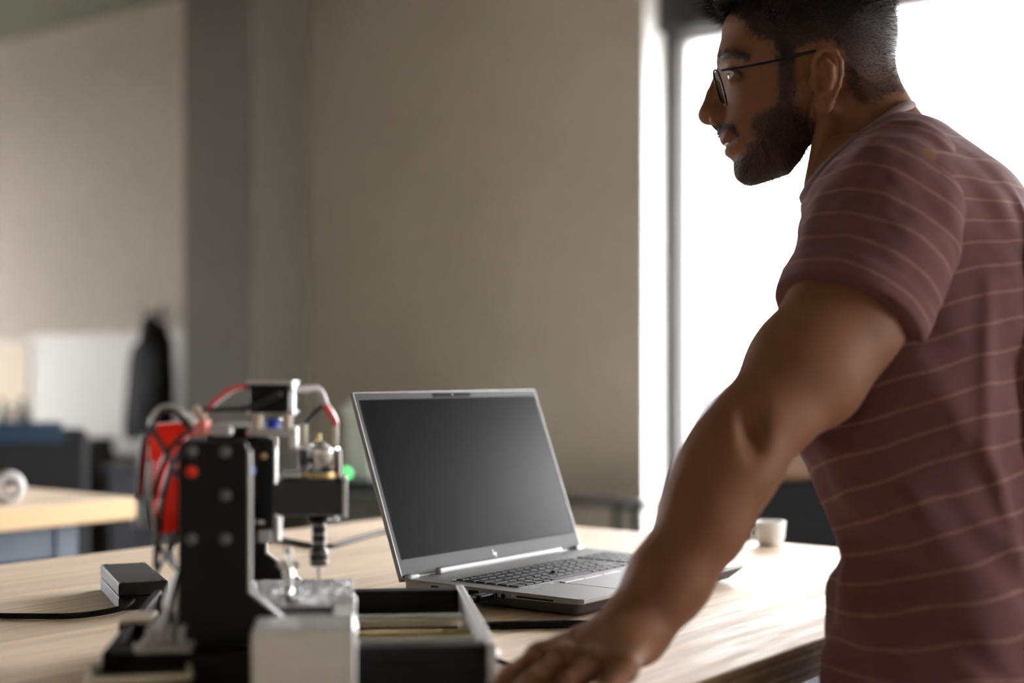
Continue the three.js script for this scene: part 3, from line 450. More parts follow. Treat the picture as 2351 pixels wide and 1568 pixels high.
  wire([[408, 1222, 1.12], [392, 1262, 1.12], [372, 1290, 1.12], [356, 1320, 1.13]], 0.0016, M.wireBlack);
  wire([[413, 1310, 1.12], [402, 1350, 1.11], [392, 1400, 1.1], [385, 1450, 1.09]], 0.0022, M.wireBlack);
  wire([[468, 942, 1.15], [520, 940, 1.16], [575, 935, 1.168], [640, 905, 1.166]], 0.0024, M.wireBlack);
  wire([[470, 948, 1.15], [505, 910, 1.16], [540, 890, 1.17], [575, 886, 1.18]], 0.0022, M.wireRed);
  wire([[472, 950, 1.152], [508, 918, 1.162], [545, 894, 1.172], [575, 890, 1.182]], 0.0012, M.wireWhite);
  wire([[666, 893, 1.18], [700, 893, 1.19], [730, 893, 1.2], [742, 912, 1.203], [748, 935, 1.205], [762, 955, 1.208], [769, 972, 1.21]], 0.0030, std(lin(0.55, 0.50, 0.48), 0.3));
  wire([[748, 935, 1.203], [756, 945, 1.204], [766, 962, 1.207], [769, 972, 1.209]], 0.0033, std(lin(0.65, 0.10, 0.10), 0.3));
  wire([[742, 905, 1.203], [738, 930, 1.206], [720, 950, 1.208], [702, 972, 1.21]], 0.0018, M.wireBlack);
  wire([[500, 975, 1.16], [560, 973, 1.17], [610, 977, 1.18]], 0.0012, M.wireWhite);
  shade(o);
}
{ // dark box with a light rim, in front of the machine
  const p = at(292, 1556, 1.0), y = p.y - TABLE; const o = thing('tool_tray', 'out-of-focus dark tray with pale rim in the bottom left corner', 'tray', V(p.x, TABLE, -1.03), 0.25);
  part(o, 'body', rbox(-0.034, 0.036, 0, y - 0.004, -0.025, 0.025, 0.003), std(lin(0.06, 0.05, 0.04), 0.5));
  part(o, 'rim', join(rbox(-0.036, 0.038, y - 0.004, y, -0.027, -0.023, 0.001), rbox(-0.036, 0.038, y - 0.004, y, 0.023, 0.027, 0.001), rbox(-0.036, -0.032, y - 0.004, y, -0.027, 0.027, 0.001), rbox(0.034, 0.038, y - 0.004, y, -0.027, 0.027, 0.001)), M.nylon);
  shade(o);
}

// ---------------------------------------------------------------- power brick and cables on the worktable
{
  const mid = V(-0.4236, TABLE, -1.523), w = 0.053, l = 0.163, h = 0.030;
  const o = thing('power_supply', 'black rectangular power brick lying on the table', 'power supply', mid, 0.40);
  const skin = std(lin(0.022, 0.022, 0.022), 0.5, 0, { bumpMap: grit, bumpScale: 0.0003 });
  part(o, 'lower_shell', rbox(0, w, 0, 0.0148, -l, 0, 0.0022, 3), skin); const up = part(o, 'upper_shell', rbox(0, w, 0.0152, h, -l, 0, 0.0026, 3), skin);
  part(o, 'seam', rbox(0.0006, w - 0.0006, 0.0142, 0.0158, -l + 0.0006, -0.0006, 0.0004), M.blackMatte);
  for (const [x, z] of [[0.006, -0.006], [w - 0.006, -0.006], [0.006, -l + 0.006], [w - 0.006, -l + 0.006]]) part(up, 'screw', new THREE.TorusGeometry(0.0018, 0.0005, 6, 14).rotateX(Math.PI / 2).translate(x, h, z), M.blackGloss);
  part(o, 'grommet', rbox(0.007, 0.018, 0.008, 0.018, -0.001, 0.004, 0.0015), M.rubber);
  part(o, 'cord', capped([V(0.0125, 0.013, 0.001), V(0.0125, 0.0125, 0.014), V(0.0, 0.008, 0.028), V(-0.04, 0.004, 0.034), V(-0.10, 0.0033, 0.012), V(-0.17, 0.0033, -0.03), V(-0.30, 0.0033, -0.12)], 0.0031, 80, 10), M.rubber);
  shade(o);
}
const cable = (label, r, pts, mat = M.rubber) => single('cable', label, 'cable', capped(pts.map(([x, y]) => onTable(x, y, r)), r, 90, 10), mat);
cable('thin black cable curving across the table behind the machine', 0.0036, [[560, 1205], [640, 1236], [700, 1249], [748, 1255], [810, 1240], [885, 1219], [960, 1207]]);
cable('straight black cable on the table in front of the laptop', 0.0042, [[1090, 1440], [1130, 1436], [1220, 1434], [1330, 1433], [1420, 1440], [1500, 1462]]);
cable('thin dark lead running from the machine towards the hand', 0.0022, [[1130, 1510], [1160, 1522], [1200, 1532], [1260, 1545]]);

// ---------------------------------------------------------------- the man leaning on the table
{
  const man = thing('person', 'man in a striped maroon T-shirt and glasses leaning on the table', 'person', V(0.42, 0, -1.36));
  man.updateMatrixWorld(true);
  const inv = man.position.clone().negate();
  const place = (g) => { g.translate(inv.x, inv.y, inv.z); return g; };   // fields are in world space, meshes in the man's own
  const skinA = [0.212, 0.092, 0.047], hairC = [0.018, 0.014, 0.013], lipC = [0.21, 0.080, 0.058];
  // ---- head: side outline in photograph pixels, turned into metres in the head's own axes (x forward, y up, z to the near side)
  const HD = 1.5, O = at(1850, 230, HD), ang = Math.atan2(O.x, HD), sx = HD / F * Math.cos(ang), sy = HD / F;
    const headM = new THREE.Matrix4().makeBasis(V(-Math.cos(ang), 0, -Math.sin(ang)), V(0, 1, 0), V(-Math.sin(ang), 0, Math.cos(ang)).clone()).setPosition(O);
  // basis check: forward x up must give the near side; the outline is symmetric so the sign of z only decides which ear is near
  const toHeadM = headM.clone().invert();
  const E3 = (px, py, z) => { const a = at(px, py, 1).applyMatrix4(toHeadM), b = at(px, py, 2).applyMatrix4(toHeadM); return a.lerp(b, (z - a.z) / (b.z - a.z)); };   // the point of the head's plane z that the picture shows at that place
  const hl = (px, py, z = 0) => { const p = E3(px, py, z); return [p.x, p.y]; };
  const inHead = (g) => { g.applyMatrix4(headM); if (g.index) { const ix = g.index.array; for (let i = 0; i < ix.length; i += 3) { const t = ix[i]; ix[i] = ix[i + 1]; ix[i + 1] = t; } } return g; };
  const skull = [[1668, 40], [1659, 63], [1656, 93], [1650, 114], [1646, 132], [1646, 148], [1652, 165], [1654, 185], [1656, 230], [1656, 270], [1653, 289], [1651, 297], [1650, 306], [1651, 315], [1654, 327], [1659, 333], [1667, 335], [1670, 337], [1665, 342], [1663, 349], [1665, 357], [1672, 361], [1681, 368], [1685, 376], [1684, 388], [1686, 403], [1694, 415], [1708, 424], [1722, 427], [1741, 423], [1765, 415], [1789, 407], [1812, 399], [1842, 362], [1868, 310], [1890, 282], [1940, 282], [2000, 268], [2040, 235], [2049, 195], [2053, 156], [2058, 120], [2062, 75], [2059, 39], [2046, 0], [2010, -25], [1930, -42], [1830, -42], [1740, -25], [1690, 5]].map(([x, y]) => hl(x, y));
  const wTable = [[-0.100, 0.043], [-0.085, 0.050], [-0.062, 0.058], [-0.035, 0.064], [-0.005, 0.068], [0.03, 0.072], [0.06, 0.075], [0.09, 0.072], [0.13, 0.06]];
  const noseSide = hl(1666, 240, 0.02);
  const mouth = [[1662, 335, 0.003], [1676, 331, 0.014], [1694, 316, 0.025]].map((a) => hl(...a)), brow = [[1651, 142, 0.010], [1668, 132, 0.025], [1690, 130, 0.040], [1716, 136, 0.052]].map((a) => hl(...a));
  const jawEdge = [[1720, 424], [1812, 396], [1846, 352], [1872, 290], [1878, 255]].map(([x, y]) => hl(x, y));
  const g2 = (x, y, c, rx, ry) => Math.exp(-(((x - c[0]) / rx) ** 2 + ((y - c[1]) / ry) ** 2));
  const eye = hl(1690, 173, 0.036), cheek = hl(1722, 215, 0.055), temple = hl(1745, 95, 0.06), hollow = hl(1740, 300, 0.05);
  // ear, near side (mirrored by |z|)
  const helix = [[1874, 172, 0.076], [1868, 150, 0.078], [1872, 130, 0.081], [1884, 117, 0.085], [1901, 113, 0.089], [1918, 121, 0.092], [1929, 142, 0.094], [1930, 168, 0.094], [1924, 195, 0.092], [1914, 218, 0.089], [1902, 236, 0.085]].map((a) => E3(...a));
  const anti = [[1896, 140, 0.085], [1908, 155, 0.0865], [1909, 178, 0.086], [1902, 200, 0.084], [1890, 216, 0.081]].map((a) => E3(...a));
  const lobe = E3(1888, 236, 0.081), tragus = E3(1868, 190, 0.077), earMid = E3(1898, 178, 0.079);
  const nose = [E3(1652, 176, 0), E3(1638, 218, 0), E3(1624, 264, 0)], wing = E3(1648, 272, 0.0115), tip = E3(1624, 267, 0);
  const nsA = E3(1632, 262, 0.002), nsB = E3(1660, 262, 0.006), nsC = E3(1641, 288, 0.0065), nmA = E3(1900, 262, 0.050), nmB = E3(1872, 425, 0.030), eaA = E3(1886, 188, 0.088), eaB = E3(1886, 143, 0.092), eaC = E3(1918, 165, 0.096), eaD = E3(1892, 180, 0.068);
  const ballC = E3(1695, 172, 0.0315), lidC = ballC.clone().add(V(0.0115, -0.0006, 0.001));
  const neckTop = E3(1952, 225, 0), toHead = headM.clone().invert();
  const neckBot = V(0.398, EYE + 0.20, -1.475).applyMatrix4(toHead), neckFar = V(0.405, EYE + 0.12, -1.47).applyMatrix4(toHead);
  let lx = NaN, ly = NaN, cd = 0, cw = 0, cb = 0;
  function headField(x, y, z) {
    if (x !== lx || y !== ly) {
      lx = x; ly = y; cd = -polyDist(skull, x, y); cw = curve1(wTable, y)[0];
      // relief of the side of the face, in metres of depth taken away
      cb = 0.0085 * g2(x, y, eye, 0.013, 0.0085) - 0.0035 * g2(x, y, cheek, 0.02, 0.011) + 0.004 * g2(x, y, temple, 0.022, 0.02) + 0.0035 * g2(x, y, hollow, 0.022, 0.02);
      cb -= 0.0042 * Math.exp(-((segDist(brow, x, y) / 0.0055) ** 2));
      cb += 0.0042 * Math.exp(-((segDist(mouth, x, y) / 0.0014) ** 2)) - 0.0016 * Math.exp(-((segDist(mouth, x, y + 0.0045) / 0.003) ** 2));
      cb -= 0.003 * g2(x, y, [eye[0] - 0.001, eye[1] + 0.0062], 0.011, 0.0022) + 0.002 * g2(x, y, [eye[0], eye[1] - 0.0075], 0.010, 0.003);
      cb += 0.0025 * g2(x, y, noseSide, 0.004, 0.016);
    }
    const az = Math.abs(z), D = 0.082, t = cd / D, g = t >= 1 ? 1 : t > 0 ? 1 - (1 - t) * (1 - t) : 2 * t, q = (az + cb * sstep(0.008, 0.02, az)) / cw;
    let f = (q * q - g) / Math.hypot(2 * q / cw, 2 / D * Math.max(0.12, 1 - clamp(t, 0, 1)), 4);
    // nose
    let n = smin(cone(x, y, az, nose[0], nose[1], 0.0062, 0.0072), cone(x, y, az, nose[1], nose[2], 0.0072, 0.0098), 0.004);
    n = smin(n, ball(x, y, az, wing, 0.0088), 0.006); n = smin(n, cone(x, y, az, nsA, nsB, 0.010, 0.010), 0.005);
    f = smin(f, n, 0.009);
    f = smax(f, -ellipsoid(x, y, az, nsC, 0.0055, 0.0034, 0.0036), 0.002);
    f = smin(f, smax(ball(x, y, az, ballC, 0.0130), -ellipsoid(x, y, az, lidC, 0.0125, 0.0044, 0.0125), 0.001), 0.003);   // eyelids
    // neck
    const nk = smin(cone(x, y, z * 1.06, neckTop, neckBot, 0.052, 0.056), cone(x, y, z * 1.06, neckBot, neckFar, 0.056, 0.075), 0.03);
    f = smin(f, nk, 0.012);
    f = smin(f, cone(x, y, az, nmA, nmB, 0.010, 0.012), 0.02);   // neck muscle
    // ear
    if (az > 0.05) {
      let e = 1; for (let i = 1; i < helix.length; i++) e = smin(e, cone(x, y, az, helix[i - 1], helix[i], 0.0033, 0.0033), 0.002);
      for (let i = 1; i < anti.length; i++) e = smin(e, cone(x, y, az, anti[i - 1], anti[i], 0.0030, 0.0030), 0.003);
      const tilt = (x - earMid.x) * -0.36;
      e = smin(e, ellipsoid(x, y, az - tilt * 0.8, earMid, 0.0130, 0.029, 0.0034), 0.003);
      e = smax(e, -ellipsoid(x, y, az, eaA, 0.0066, 0.0105, 0.0125), 0.002);
      e = smax(e, -ellipsoid(x, y, az, eaB, 0.0042, 0.0095, 0.0085), 0.002);
      e = smax(e, -ellipsoid(x, y, az, eaC, 0.0024, 0.014, 0.006), 0.002);
      e = smin(e, ellipsoid(x, y, az, lobe, 0.0085, 0.0105, 0.0042), 0.004); e = smin(e, ellipsoid(x, y, az, tragus, 0.005, 0.007, 0.004), 0.003);
      e = smin(e, ellipsoid(x, y, az, eaD, 0.010, 0.022, 0.010), 0.003);
      f = smin(f, e, 0.003);
    }
    return f;
  }
  const head = nets(headField, V(-0.125, -0.165, -0.104), V(0.118, 0.132, 0.104), 0.0021);
  // colours that belong to the skin and the stubble in it
  const beard = [[1784, 96], [1826, 110], [1829, 180], [1828, 232], [1845, 252], [1870, 262], [1874, 292], [1862, 338], [1836, 392], [1812, 406], [1760, 424], [1721, 434], [1688, 424], [1676, 395], [1681, 374], [1702, 366], [1716, 352], [1722, 338], [1734, 326], [1722, 304], [1732, 276], [1752, 258], [1778, 242], [1787, 215], [1783, 160]].map(([x, y]) => hl(x, y, 0.058 * sstep(1690, 1790, x)));
  const tash = [[1640, 292], [1660, 290], [1684, 288], [1694, 297], [1700, 322], [1692, 312], [1672, 306], [1645, 314]].map(([x, y]) => hl(x, y, 0.020 * sstep(1645, 1695, x)));
  const scalp = [[1640, -60], [1662, 46], [1690, 48], [1712, 66], [1728, 88], [1764, 98], [1780, 112], [1786, 150], [1826, 150], [1832, 118], [1868, 104], [1900, 98], [1935, 120], [1945, 168], [1948, 205], [1975, 235], [2010, 240], [2045, 232], [2075, 225], [2080, -70]].map(([x, y]) => hl(x, y, 0.066 * sstep(1665, 1760, x) * sstep(2060, 1960, x)));
  const lash = [[1676, 168, 0.03], [1684, 163, 0.036], [1694, 165, 0.04], [1704, 173, 0.044]].map((a) => hl(...a));
  const goatee = [[1680, 366], [1704, 356], [1722, 366], [1720, 384], [1680, 384]].map(([x, y]) => hl(x, y, 0.03 * sstep(1680, 1720, x)));
  const lips = [[1640, 316], [1668, 310], [1694, 314], [1690, 332], [1684, 352], [1668, 360], [1650, 350]].map(([x, y]) => hl(x, y, 0.02 * sstep(1660, 1694, x)));
  const yLow = hl(1950, 215, 0.06)[1], yHigh = hl(1950, 40, 0.06)[1];
  const hn = (x, y, z, s) => noise.noise(x * s, y * s, z * s);
  function dye(x, y, z, out) {
    const n1 = hn(x, y, z, 60), n2 = hn(x + 5, y, z, 220), n3 = hn(x * 3, y, z, 500);
    let c = skinA.map((v, i) => v * (1 + 0.07 * n1 + 0.05 * n2 + (i === 0 ? 0.02 * n2 : 0)));
    const inEar = Math.hypot((x - earMid.x) / 0.020, (y - earMid.y) / 0.036) < 1 && Math.abs(z) > 0.072;
    const blend = (to, k) => { c = c.map((v, i) => mix(v, to[i], clamp(k))); };
    blend([0.27, 0.112, 0.06], inEar ? 0.6 : 0);
    blend(lipC, sstep(0.0012, -0.002, polyDist(lips, x, y)) * 0.7);
    const rag = 0.0035 * n2 + 0.002 * n3;
    if (!inEar) {
      blend([0.045, 0.032, 0.028], sstep(0.004, -0.006, polyDist(beard, x, y) + rag) * (0.80 + 0.18 * n2));
      blend([0.045, 0.032, 0.028], sstep(0.002, -0.003, polyDist(tash, x, y) + rag * 0.6) * 0.88);
      blend([0.06, 0.042, 0.036], sstep(0.002, -0.004, polyDist(goatee, x, y) + rag) * 0.6);
      const top = clamp((y - yLow) / (yHigh - yLow));
      blend(hairC, sstep(0.004, -0.006, polyDist(scalp, x, y) + rag * 1.6) * (0.70 + 0.25 * sstep(0.2, 0.95, top) + 0.06 * n2));
      blend([0.03, 0.022, 0.019], sstep(0.0052, 0.002, segDist(brow, x, y) + rag * 0.7) * 0.9 * (Math.abs(z) > 0.006 ? 1 : 0.5));
      blend([0.05, 0.03, 0.025], sstep(0.0022, 0.0008, segDist(lash, x, y)) * 0.8);
    }
    out.push(...c);
  }
  const paint = (g, fn) => { const p = g.attributes.position, out = []; for (let i = 0; i < p.count; i++) fn(p.getX(i), p.getY(i), p.getZ(i), out); g.setAttribute('color', new THREE.Float32BufferAttribute(out, 3)); return g; };
  paint(head, dye); inHead(head);

  // ---- torso: ellipses up the body; f faces left and away, r is his right
  const phi = 30 * Math.PI / 180, fx = -Math.cos(phi), fz = -Math.sin(phi), rx = Math.sin(phi), rz = -Math.cos(phi);
  const slices = [[-0.75, 0.425, 1.28, 0.162, 0.107], [-0.45, 0.411, 1.285, 0.162, 0.107], [-0.254, 0.410, 1.30, 0.161, 0.105], [-0.20, 0.419, 1.33, 0.155, 0.101], [-0.171, 0.429, 1.342, 0.152, 0.097], [-0.097, 0.420, 1.39, 0.162, 0.108], [-0.068, 0.410, 1.40, 0.166, 0.112], [0.068, 0.418, 1.44, 0.172, 0.116], [0.15, 0.426, 1.46, 0.166, 0.106], [0.195, 0.412, 1.465, 0.140, 0.098], [0.225, 0.396, 1.47, 0.110, 0.080], [0.25, 0.380, 1.475, 0.070, 0.058], [0.275, 0.362, 1.478, 0.052, 0.050], [0.33, 0.35, 1.48, 0.050, 0.050]];
  function torso(x, y, z, grow = 0) {
    const [cx, d, a, b] = curve1(slices, y - EYE), dx = x - cx, dz = z + d, l = dx * rx + dz * rz, f = dx * fx + dz * fz;
    const A = a + grow, B = b + grow, p = 2.3, k = Math.pow(Math.pow(Math.abs(l / A), p) + Math.pow(Math.abs(f / B), p), 1 / p);
    return (k - 1) * Math.min(A, B) * 0.9;
  }
  // ---- near arm and hand
  const J = [[2050, 455, 1.345, 0.060], [2015, 590, 1.325, 0.058], [1938, 740, 1.29, 0.0535], [1856, 858, 1.255, 0.0475], [1752, 962, 1.225, 0.0350], [1690, 1068, 1.212, 0.0345], [1620, 1198, 1.203, 0.0335], [1536, 1330, 1.195, 0.0320], [1456, 1446, 1.185, 0.0285]].map(([x, y, d, r]) => ({ p: at(x, y, d), r }));
  const wrist = J[8].p, hv = V(-0.50, -0.13, 0.80).normalize(), rt = V(-0.85, 0, -0.53).normalize();
  const hp = (a, b, c) => wrist.clone().addScaledVector(hv, a).addScaledVector(rt, b).add(V(0, c, 0));
  const fingers = [];
  for (const [lat, len, spread, r] of [[0.037, 0.040, 0.06, 0.0100], [0.0125, 0.044, 0.04, 0.0104], [-0.0125, 0.041, -0.04, 0.0100], [-0.037, 0.033, -0.14, 0.0092]]) {
    const dir = V(-0.50 + -0.85 * spread, 0, 0.80 - 0.53 * spread).normalize(), m = hp(0.098 - Math.abs(lat) * 0.15, lat, 0.003 - Math.abs(lat) * 0.06);
    const a = m.clone().addScaledVector(dir, len).add(V(0, -0.016, 0)), b = a.clone().addScaledVector(dir, len * 0.58).add(V(0, -0.012, 0)), c = b.clone().addScaledVector(dir, len * 0.42); a.y = TABLE + 0.021; b.y = TABLE + 0.012; c.y = TABLE + 0.0085;
    fingers.push([m, a, b, c, r]);
  }
  const th = [hp(0.022, 0.024, -0.006), hp(0.048, 0.044, -0.012), hp(0.074, 0.053, -0.016), hp(0.092, 0.055, -0.018)]; th[2].y = Math.max(th[2].y, TABLE + 0.010); th[3].y = TABLE + 0.009; th[1].y = Math.max(th[1].y, TABLE + 0.013);
  function arm(x, y, z) {
    let f = 1;
    for (let i = 1; i < J.length; i++) f = smin(f, cone(x, y, z, J[i - 1].p, J[i].p, J[i - 1].r, J[i].r), 0.02);
    // muscle: biceps, forearm mass on the outer side, elbow point and the hollow of the elbow
    f = smin(f, ellipsoidAlong(x, y, z, J[2].p, J[4].p, 0.42, V(-0.012, 0.004, 0.012), 0.06, 0.042), 0.02);
    f = smin(f, ellipsoidAlong(x, y, z, J[4].p, J[7].p, 0.32, V(-0.010, 0.006, 0.006), 0.065, 0.037), 0.02);
    f = smin(f, ball(x, y, z, at(1815, 965, 1.225), 0.010), 0.03);
    const dent = at(1728, 985, 1.180); f += 0.014 * Math.exp(-(((x - dent.x) / 0.010) ** 2 + ((y - dent.y) / 0.020) ** 2 + ((z - dent.z) / 0.028) ** 2));
    if (y < EYE - 0.16) {
      let h = 1;
      for (const [m] of fingers) h = smin(h, cone(x, y, z, wrist, m, 0.0185, 0.0125), 0.018);
      h = smin(h, cone(x, y, z, th[0], th[1], 0.0155, 0.0115), 0.016);
      f = smin(f, h, 0.014);
      for (const [m, a, b, c, r] of fingers) {
        let g = smin(cone(x, y, z, m, a, r * 1.06, r), cone(x, y, z, a, b, r * 1.03, r * 0.92), 0.003); g = smin(g, cone(x, y, z, b, c, r * 0.94, r * 0.80), 0.003);
        g = smin(g, ball(x, y, z, m, r * 1.22), 0.004); f = smin(f, g, 0.0045);
      }
      let t = smin(cone(x, y, z, th[1], th[2], 0.0112, 0.0098), cone(x, y, z, th[2], th[3], 0.0100, 0.0082), 0.003); f = smin(f, t, 0.005);
    }
    return f;
  }
  function ellipsoidAlong(x, y, z, a, b, t, off, long, thick) {
    const cx = mix(a.x, b.x, t) + off.x, cy = mix(a.y, b.y, t) + off.y, cz = mix(a.z, b.z, t) + off.z, dx = b.x - a.x, dy = b.y - a.y, dz = b.z - a.z, L = Math.hypot(dx, dy, dz);
    const px = x - cx, py = y - cy, pz = z - cz, s = (px * dx + py * dy + pz * dz) / L, q = Math.max(0, px * px + py * py + pz * pz - s * s);
    return (Math.hypot(s / long, Math.sqrt(q) / thick) - 1) * thick;
  }
  const armG = nets(arm, V(-0.10, TABLE - 0.002, -1.42), V(0.45, EYE + 0.21, -1.02), 0.0034);
  // ---- far arm: same joints, straight down to the table on his right
  const K = [[0.497, 0.165, 1.575, 0.058], [0.545, 0.06, 1.60, 0.052], [0.585, -0.045, 1.61, 0.042], [0.575, -0.14, 1.655, 0.036], [0.552, -0.218, 1.70, 0.027]].map(([x, y, d, r]) => ({ p: V(x, EYE + y, -d), r }));
  const fdir = V(-0.55, 0, -0.83).normalize(), fr = V(0.83, 0, -0.55), kw = K[4].p, fFar = [];
  for (const [lat, len] of [[-0.032, 0.040], [-0.011, 0.044], [0.011, 0.041], [0.032, 0.033]]) { const m = kw.clone().addScaledVector(fdir, 0.082).addScaledVector(fr, lat); m.y = TABLE + 0.020; const a = m.clone().addScaledVector(fdir, len), b = a.clone().addScaledVector(fdir, len * 0.6), c = b.clone().addScaledVector(fdir, len * 0.45); a.y = TABLE + 0.018; b.y = TABLE + 0.012; c.y = TABLE + 0.0085; fFar.push([m, a, b, c]); }
  const tFar = [kw.clone().addScaledVector(fdir, 0.03).addScaledVector(fr, -0.026), kw.clone().addScaledVector(fdir, 0.062).addScaledVector(fr, -0.056), kw.clone().addScaledVector(fdir, 0.09).addScaledVector(fr, -0.066)]; tFar[0].y = TABLE + 0.024; tFar[1].y = TABLE + 0.014; tFar[2].y = TABLE + 0.0095;
  function farArm(x, y, z) {
    let f = 1; for (let i = 1; i < K.length; i++) f = smin(f, cone(x, y, z, K[i - 1].p, K[i].p, K[i - 1].r, K[i].r), 0.02);
    for (const [m] of fFar) f = smin(f, cone(x, y, z, kw, m, 0.016, 0.011), 0.012); f = smin(f, cone(x, y, z, tFar[0], tFar[1], 0.014, 0.011), 0.012);
    for (const [m, a, b, c] of fFar) { f = smin(f, Math.min(cone(x, y, z, m, a, 0.010, 0.0092), cone(x, y, z, a, b, 0.0092, 0.0086), cone(x, y, z, b, c, 0.0086, 0.0075)), 0.004); }
    return smin(f, cone(x, y, z, tFar[1], tFar[2], 0.0108, 0.0085), 0.005);
  }
  const farG = nets(farArm, V(0.38, TABLE - 0.002, -1.94), V(0.66, EYE + 0.23, -1.50), 0.005);
  const core = nets((x, y, z) => Math.max(torso(x, y, z, -0.008), EYE - 0.46 - y, y - EYE - 0.24), V(0.20, EYE - 0.48, -1.70), V(0.64, EYE + 0.26, -1.12), 0.012);
  const skinPaint = (x, y, z, out) => { const a = hn(x, y, z, 40), b = hn(x, y, z, 180), c = hn(x + 3, y, z, 12), k = 1 + 0.05 * a + 0.05 * b + 0.06 * c; out.push(skinA[0] * k, skinA[1] * k * (1 - 0.03 * c), skinA[2] * k); };
  for (const g of [armG, farG, core]) paint(g, skinPaint);
  const body = mergeGeometries([head, armG, farG, core].map((g) => { const h = g.toNonIndexed(); return h; }));
  metric(body);
  part(man, 'body', place(body), new THREE.MeshPhysicalMaterial({ vertexColors: true, roughness: 0.6, specularIntensity: 0.5 }));
  // ---- eyes
  for (const s of [1, -1]) {
    const c = V(ballC.x, ballC.y, ballC.z * s).applyMatrix4(headM), eg = new THREE.SphereGeometry(0.0116, 32, 24), col = [], p = eg.attributes.position, look = V(1, -0.06, 0.1 * s).normalize();
    for (let i = 0; i < p.count; i++) { const d = V(p.getX(i), p.getY(i), p.getZ(i)).normalize().dot(look); col.push(...(d > 0.975 ? [0.004, 0.003, 0.003] : d > 0.88 ? [0.035, 0.018, 0.010] : [0.62, 0.57, 0.53])); }
    eg.setAttribute('color', new THREE.Float32BufferAttribute(col, 3)); eg.translate(0, 0, 0); eg.applyMatrix4(headM.clone().setPosition(c)); { const ix = eg.index.array; for (let i = 0; i < ix.length; i += 3) { const t = ix[i]; ix[i] = ix[i + 1]; ix[i + 1] = t; } }
    part(man, 'eye', place(eg), new THREE.MeshPhysicalMaterial({ vertexColors: true, roughness: 0.12, clearcoat: 1 }));
  }
  { // teeth glimpsed between the lips
    const g = inHead(ellipsoidGeo(E3(1682, 333, 0), 0.009, 0.0030, 0.017)); part(man, 'teeth', place(g), std(lin(0.75, 0.72, 0.66), 0.25));
  }
  function ellipsoidGeo(c, a, b, d) { return new THREE.SphereGeometry(1, 24, 16).scale(a, b, d).translate(c.x, c.y, c.z); }
  // ---- hair: the thick top with its front tuft
  const mop = [[1604, -22], [1608, 0], [1616, 14], [1632, 26], [1648, 38], [1664, 47], [1684, 40], [1706, 26], [1740, 16], [1800, 10], [1880, 6], [1960, 0], [2040, 2], [2057, -4], [2044, -44], [1985, -84], [1890, -106], [1790, -108], [1700, -92], [1640, -62]].map(([x, y]) => hl(x, y));
  const mopField = (() => { let mx = NaN, my = NaN, d = 0; return (x, y, z) => {
    if (x !== mx || y !== my) { mx = x; my = y; d = -polyDist(mop, x, y); }
    const D = 0.062, t = d / D, g = t >= 1 ? 1 : t > 0 ? 1 - (1 - t) * (1 - t) : 2 * t, w = mix(0.077, 0.040, sstep(0.070, 0.112, x)), q = z / w;
    return (q * q - g * 1.1) / Math.hypot(2 * q / w, 2 / D * Math.max(0.15, 1 - clamp(t)), 4) + 0.0022 * noise.noise(x * 90, y * 160, z * 220) + 0.0042 * noise.noise(x * 38, y * 70, z * 95);
  }; })();
  const hairG = nets(mopField, V(-0.105, 0.07, -0.09), V(0.125, 0.170, 0.09), 0.003); inHead(hairG);
  const hairMat = std(lin(0.014, 0.011, 0.011), 0.55);
  const hair = part(man, 'hair', place(hairG), hairMat);
  // single hairs along the tuft, the nape and the beard: too many to count
  {
    const strand = new THREE.ConeGeometry(0.00016, 1, 3, 1).translate(0, 0.5, 0), list = [], q = new THREE.Quaternion(), up = V(0, 1, 0), hp0 = head.attributes.position, hn0 = head.attributes.normal;
    const invHead = headM.clone().invert(), addHair = (p, d, len, w = 1) => { q.setFromUnitVectors(up, d.normalize()); list.push(new THREE.Matrix4().compose(p, q, V(w, len, w))); };
    const c = V(), n = V(), l = V();
    const N = hp0.count;
    for (let k = 0; k < 60000 && list.length < 26000; k++) {
      const i = Math.floor(rnd() * N); c.fromBufferAttribute(hp0, i); n.fromBufferAttribute(hn0, i); l.copy(c).applyMatrix4(invHead);
      if (l.z < -0.06) continue;
      const inEar = Math.hypot((l.x - earMid.x) / 0.022, (l.y - earMid.y) / 0.038) < 1 && l.z > 0.06; if (inEar) continue;
      const b = polyDist(beard, l.x, l.y), t = polyDist(tash, l.x, l.y), s = polyDist(scalp, l.x, l.y), j = 0.004 * (rnd() - 0.5);
      c.x += (rnd() - 0.5) * 0.002; c.y += (rnd() - 0.5) * 0.002; c.z += (rnd() - 0.5) * 0.002;
      if (b + j < -0.001) addHair(c, V(n.x * 0.6 + 0.25, n.y * 0.6 - 0.75 + (rnd() - 0.5) * 0.5, n.z * 0.6 + (rnd() - 0.5) * 0.5), 0.0028 + rnd() * 0.003);
      else if (t + j < 0) addHair(c, V(n.x * 0.5 + 0.2, -0.9, n.z * 0.5), 0.004 + rnd() * 0.003);
      else if (s + j < -0.002) addHair(c, V(n.x + 0.35 + (rnd() - 0.5) * 0.4, n.y - 0.35 + (rnd() - 0.5) * 0.4, n.z + (rnd() - 0.5) * 0.4), 0.0022 + rnd() * 0.002 + 0.004 * clamp((l.y - 0.06) / 0.05));
      else if (segDist(brow, l.x, l.y) < 0.0042 && rnd() < 0.9) addHair(c, V(0.6, 0.25, 0.3 * (rnd() - 0.5)).add(n.clone().multiplyScalar(0.5)), 0.006);
    }
    const hg = hairG.attributes.position, hh = hairG.attributes.normal;   // hairG is already in the man's own space
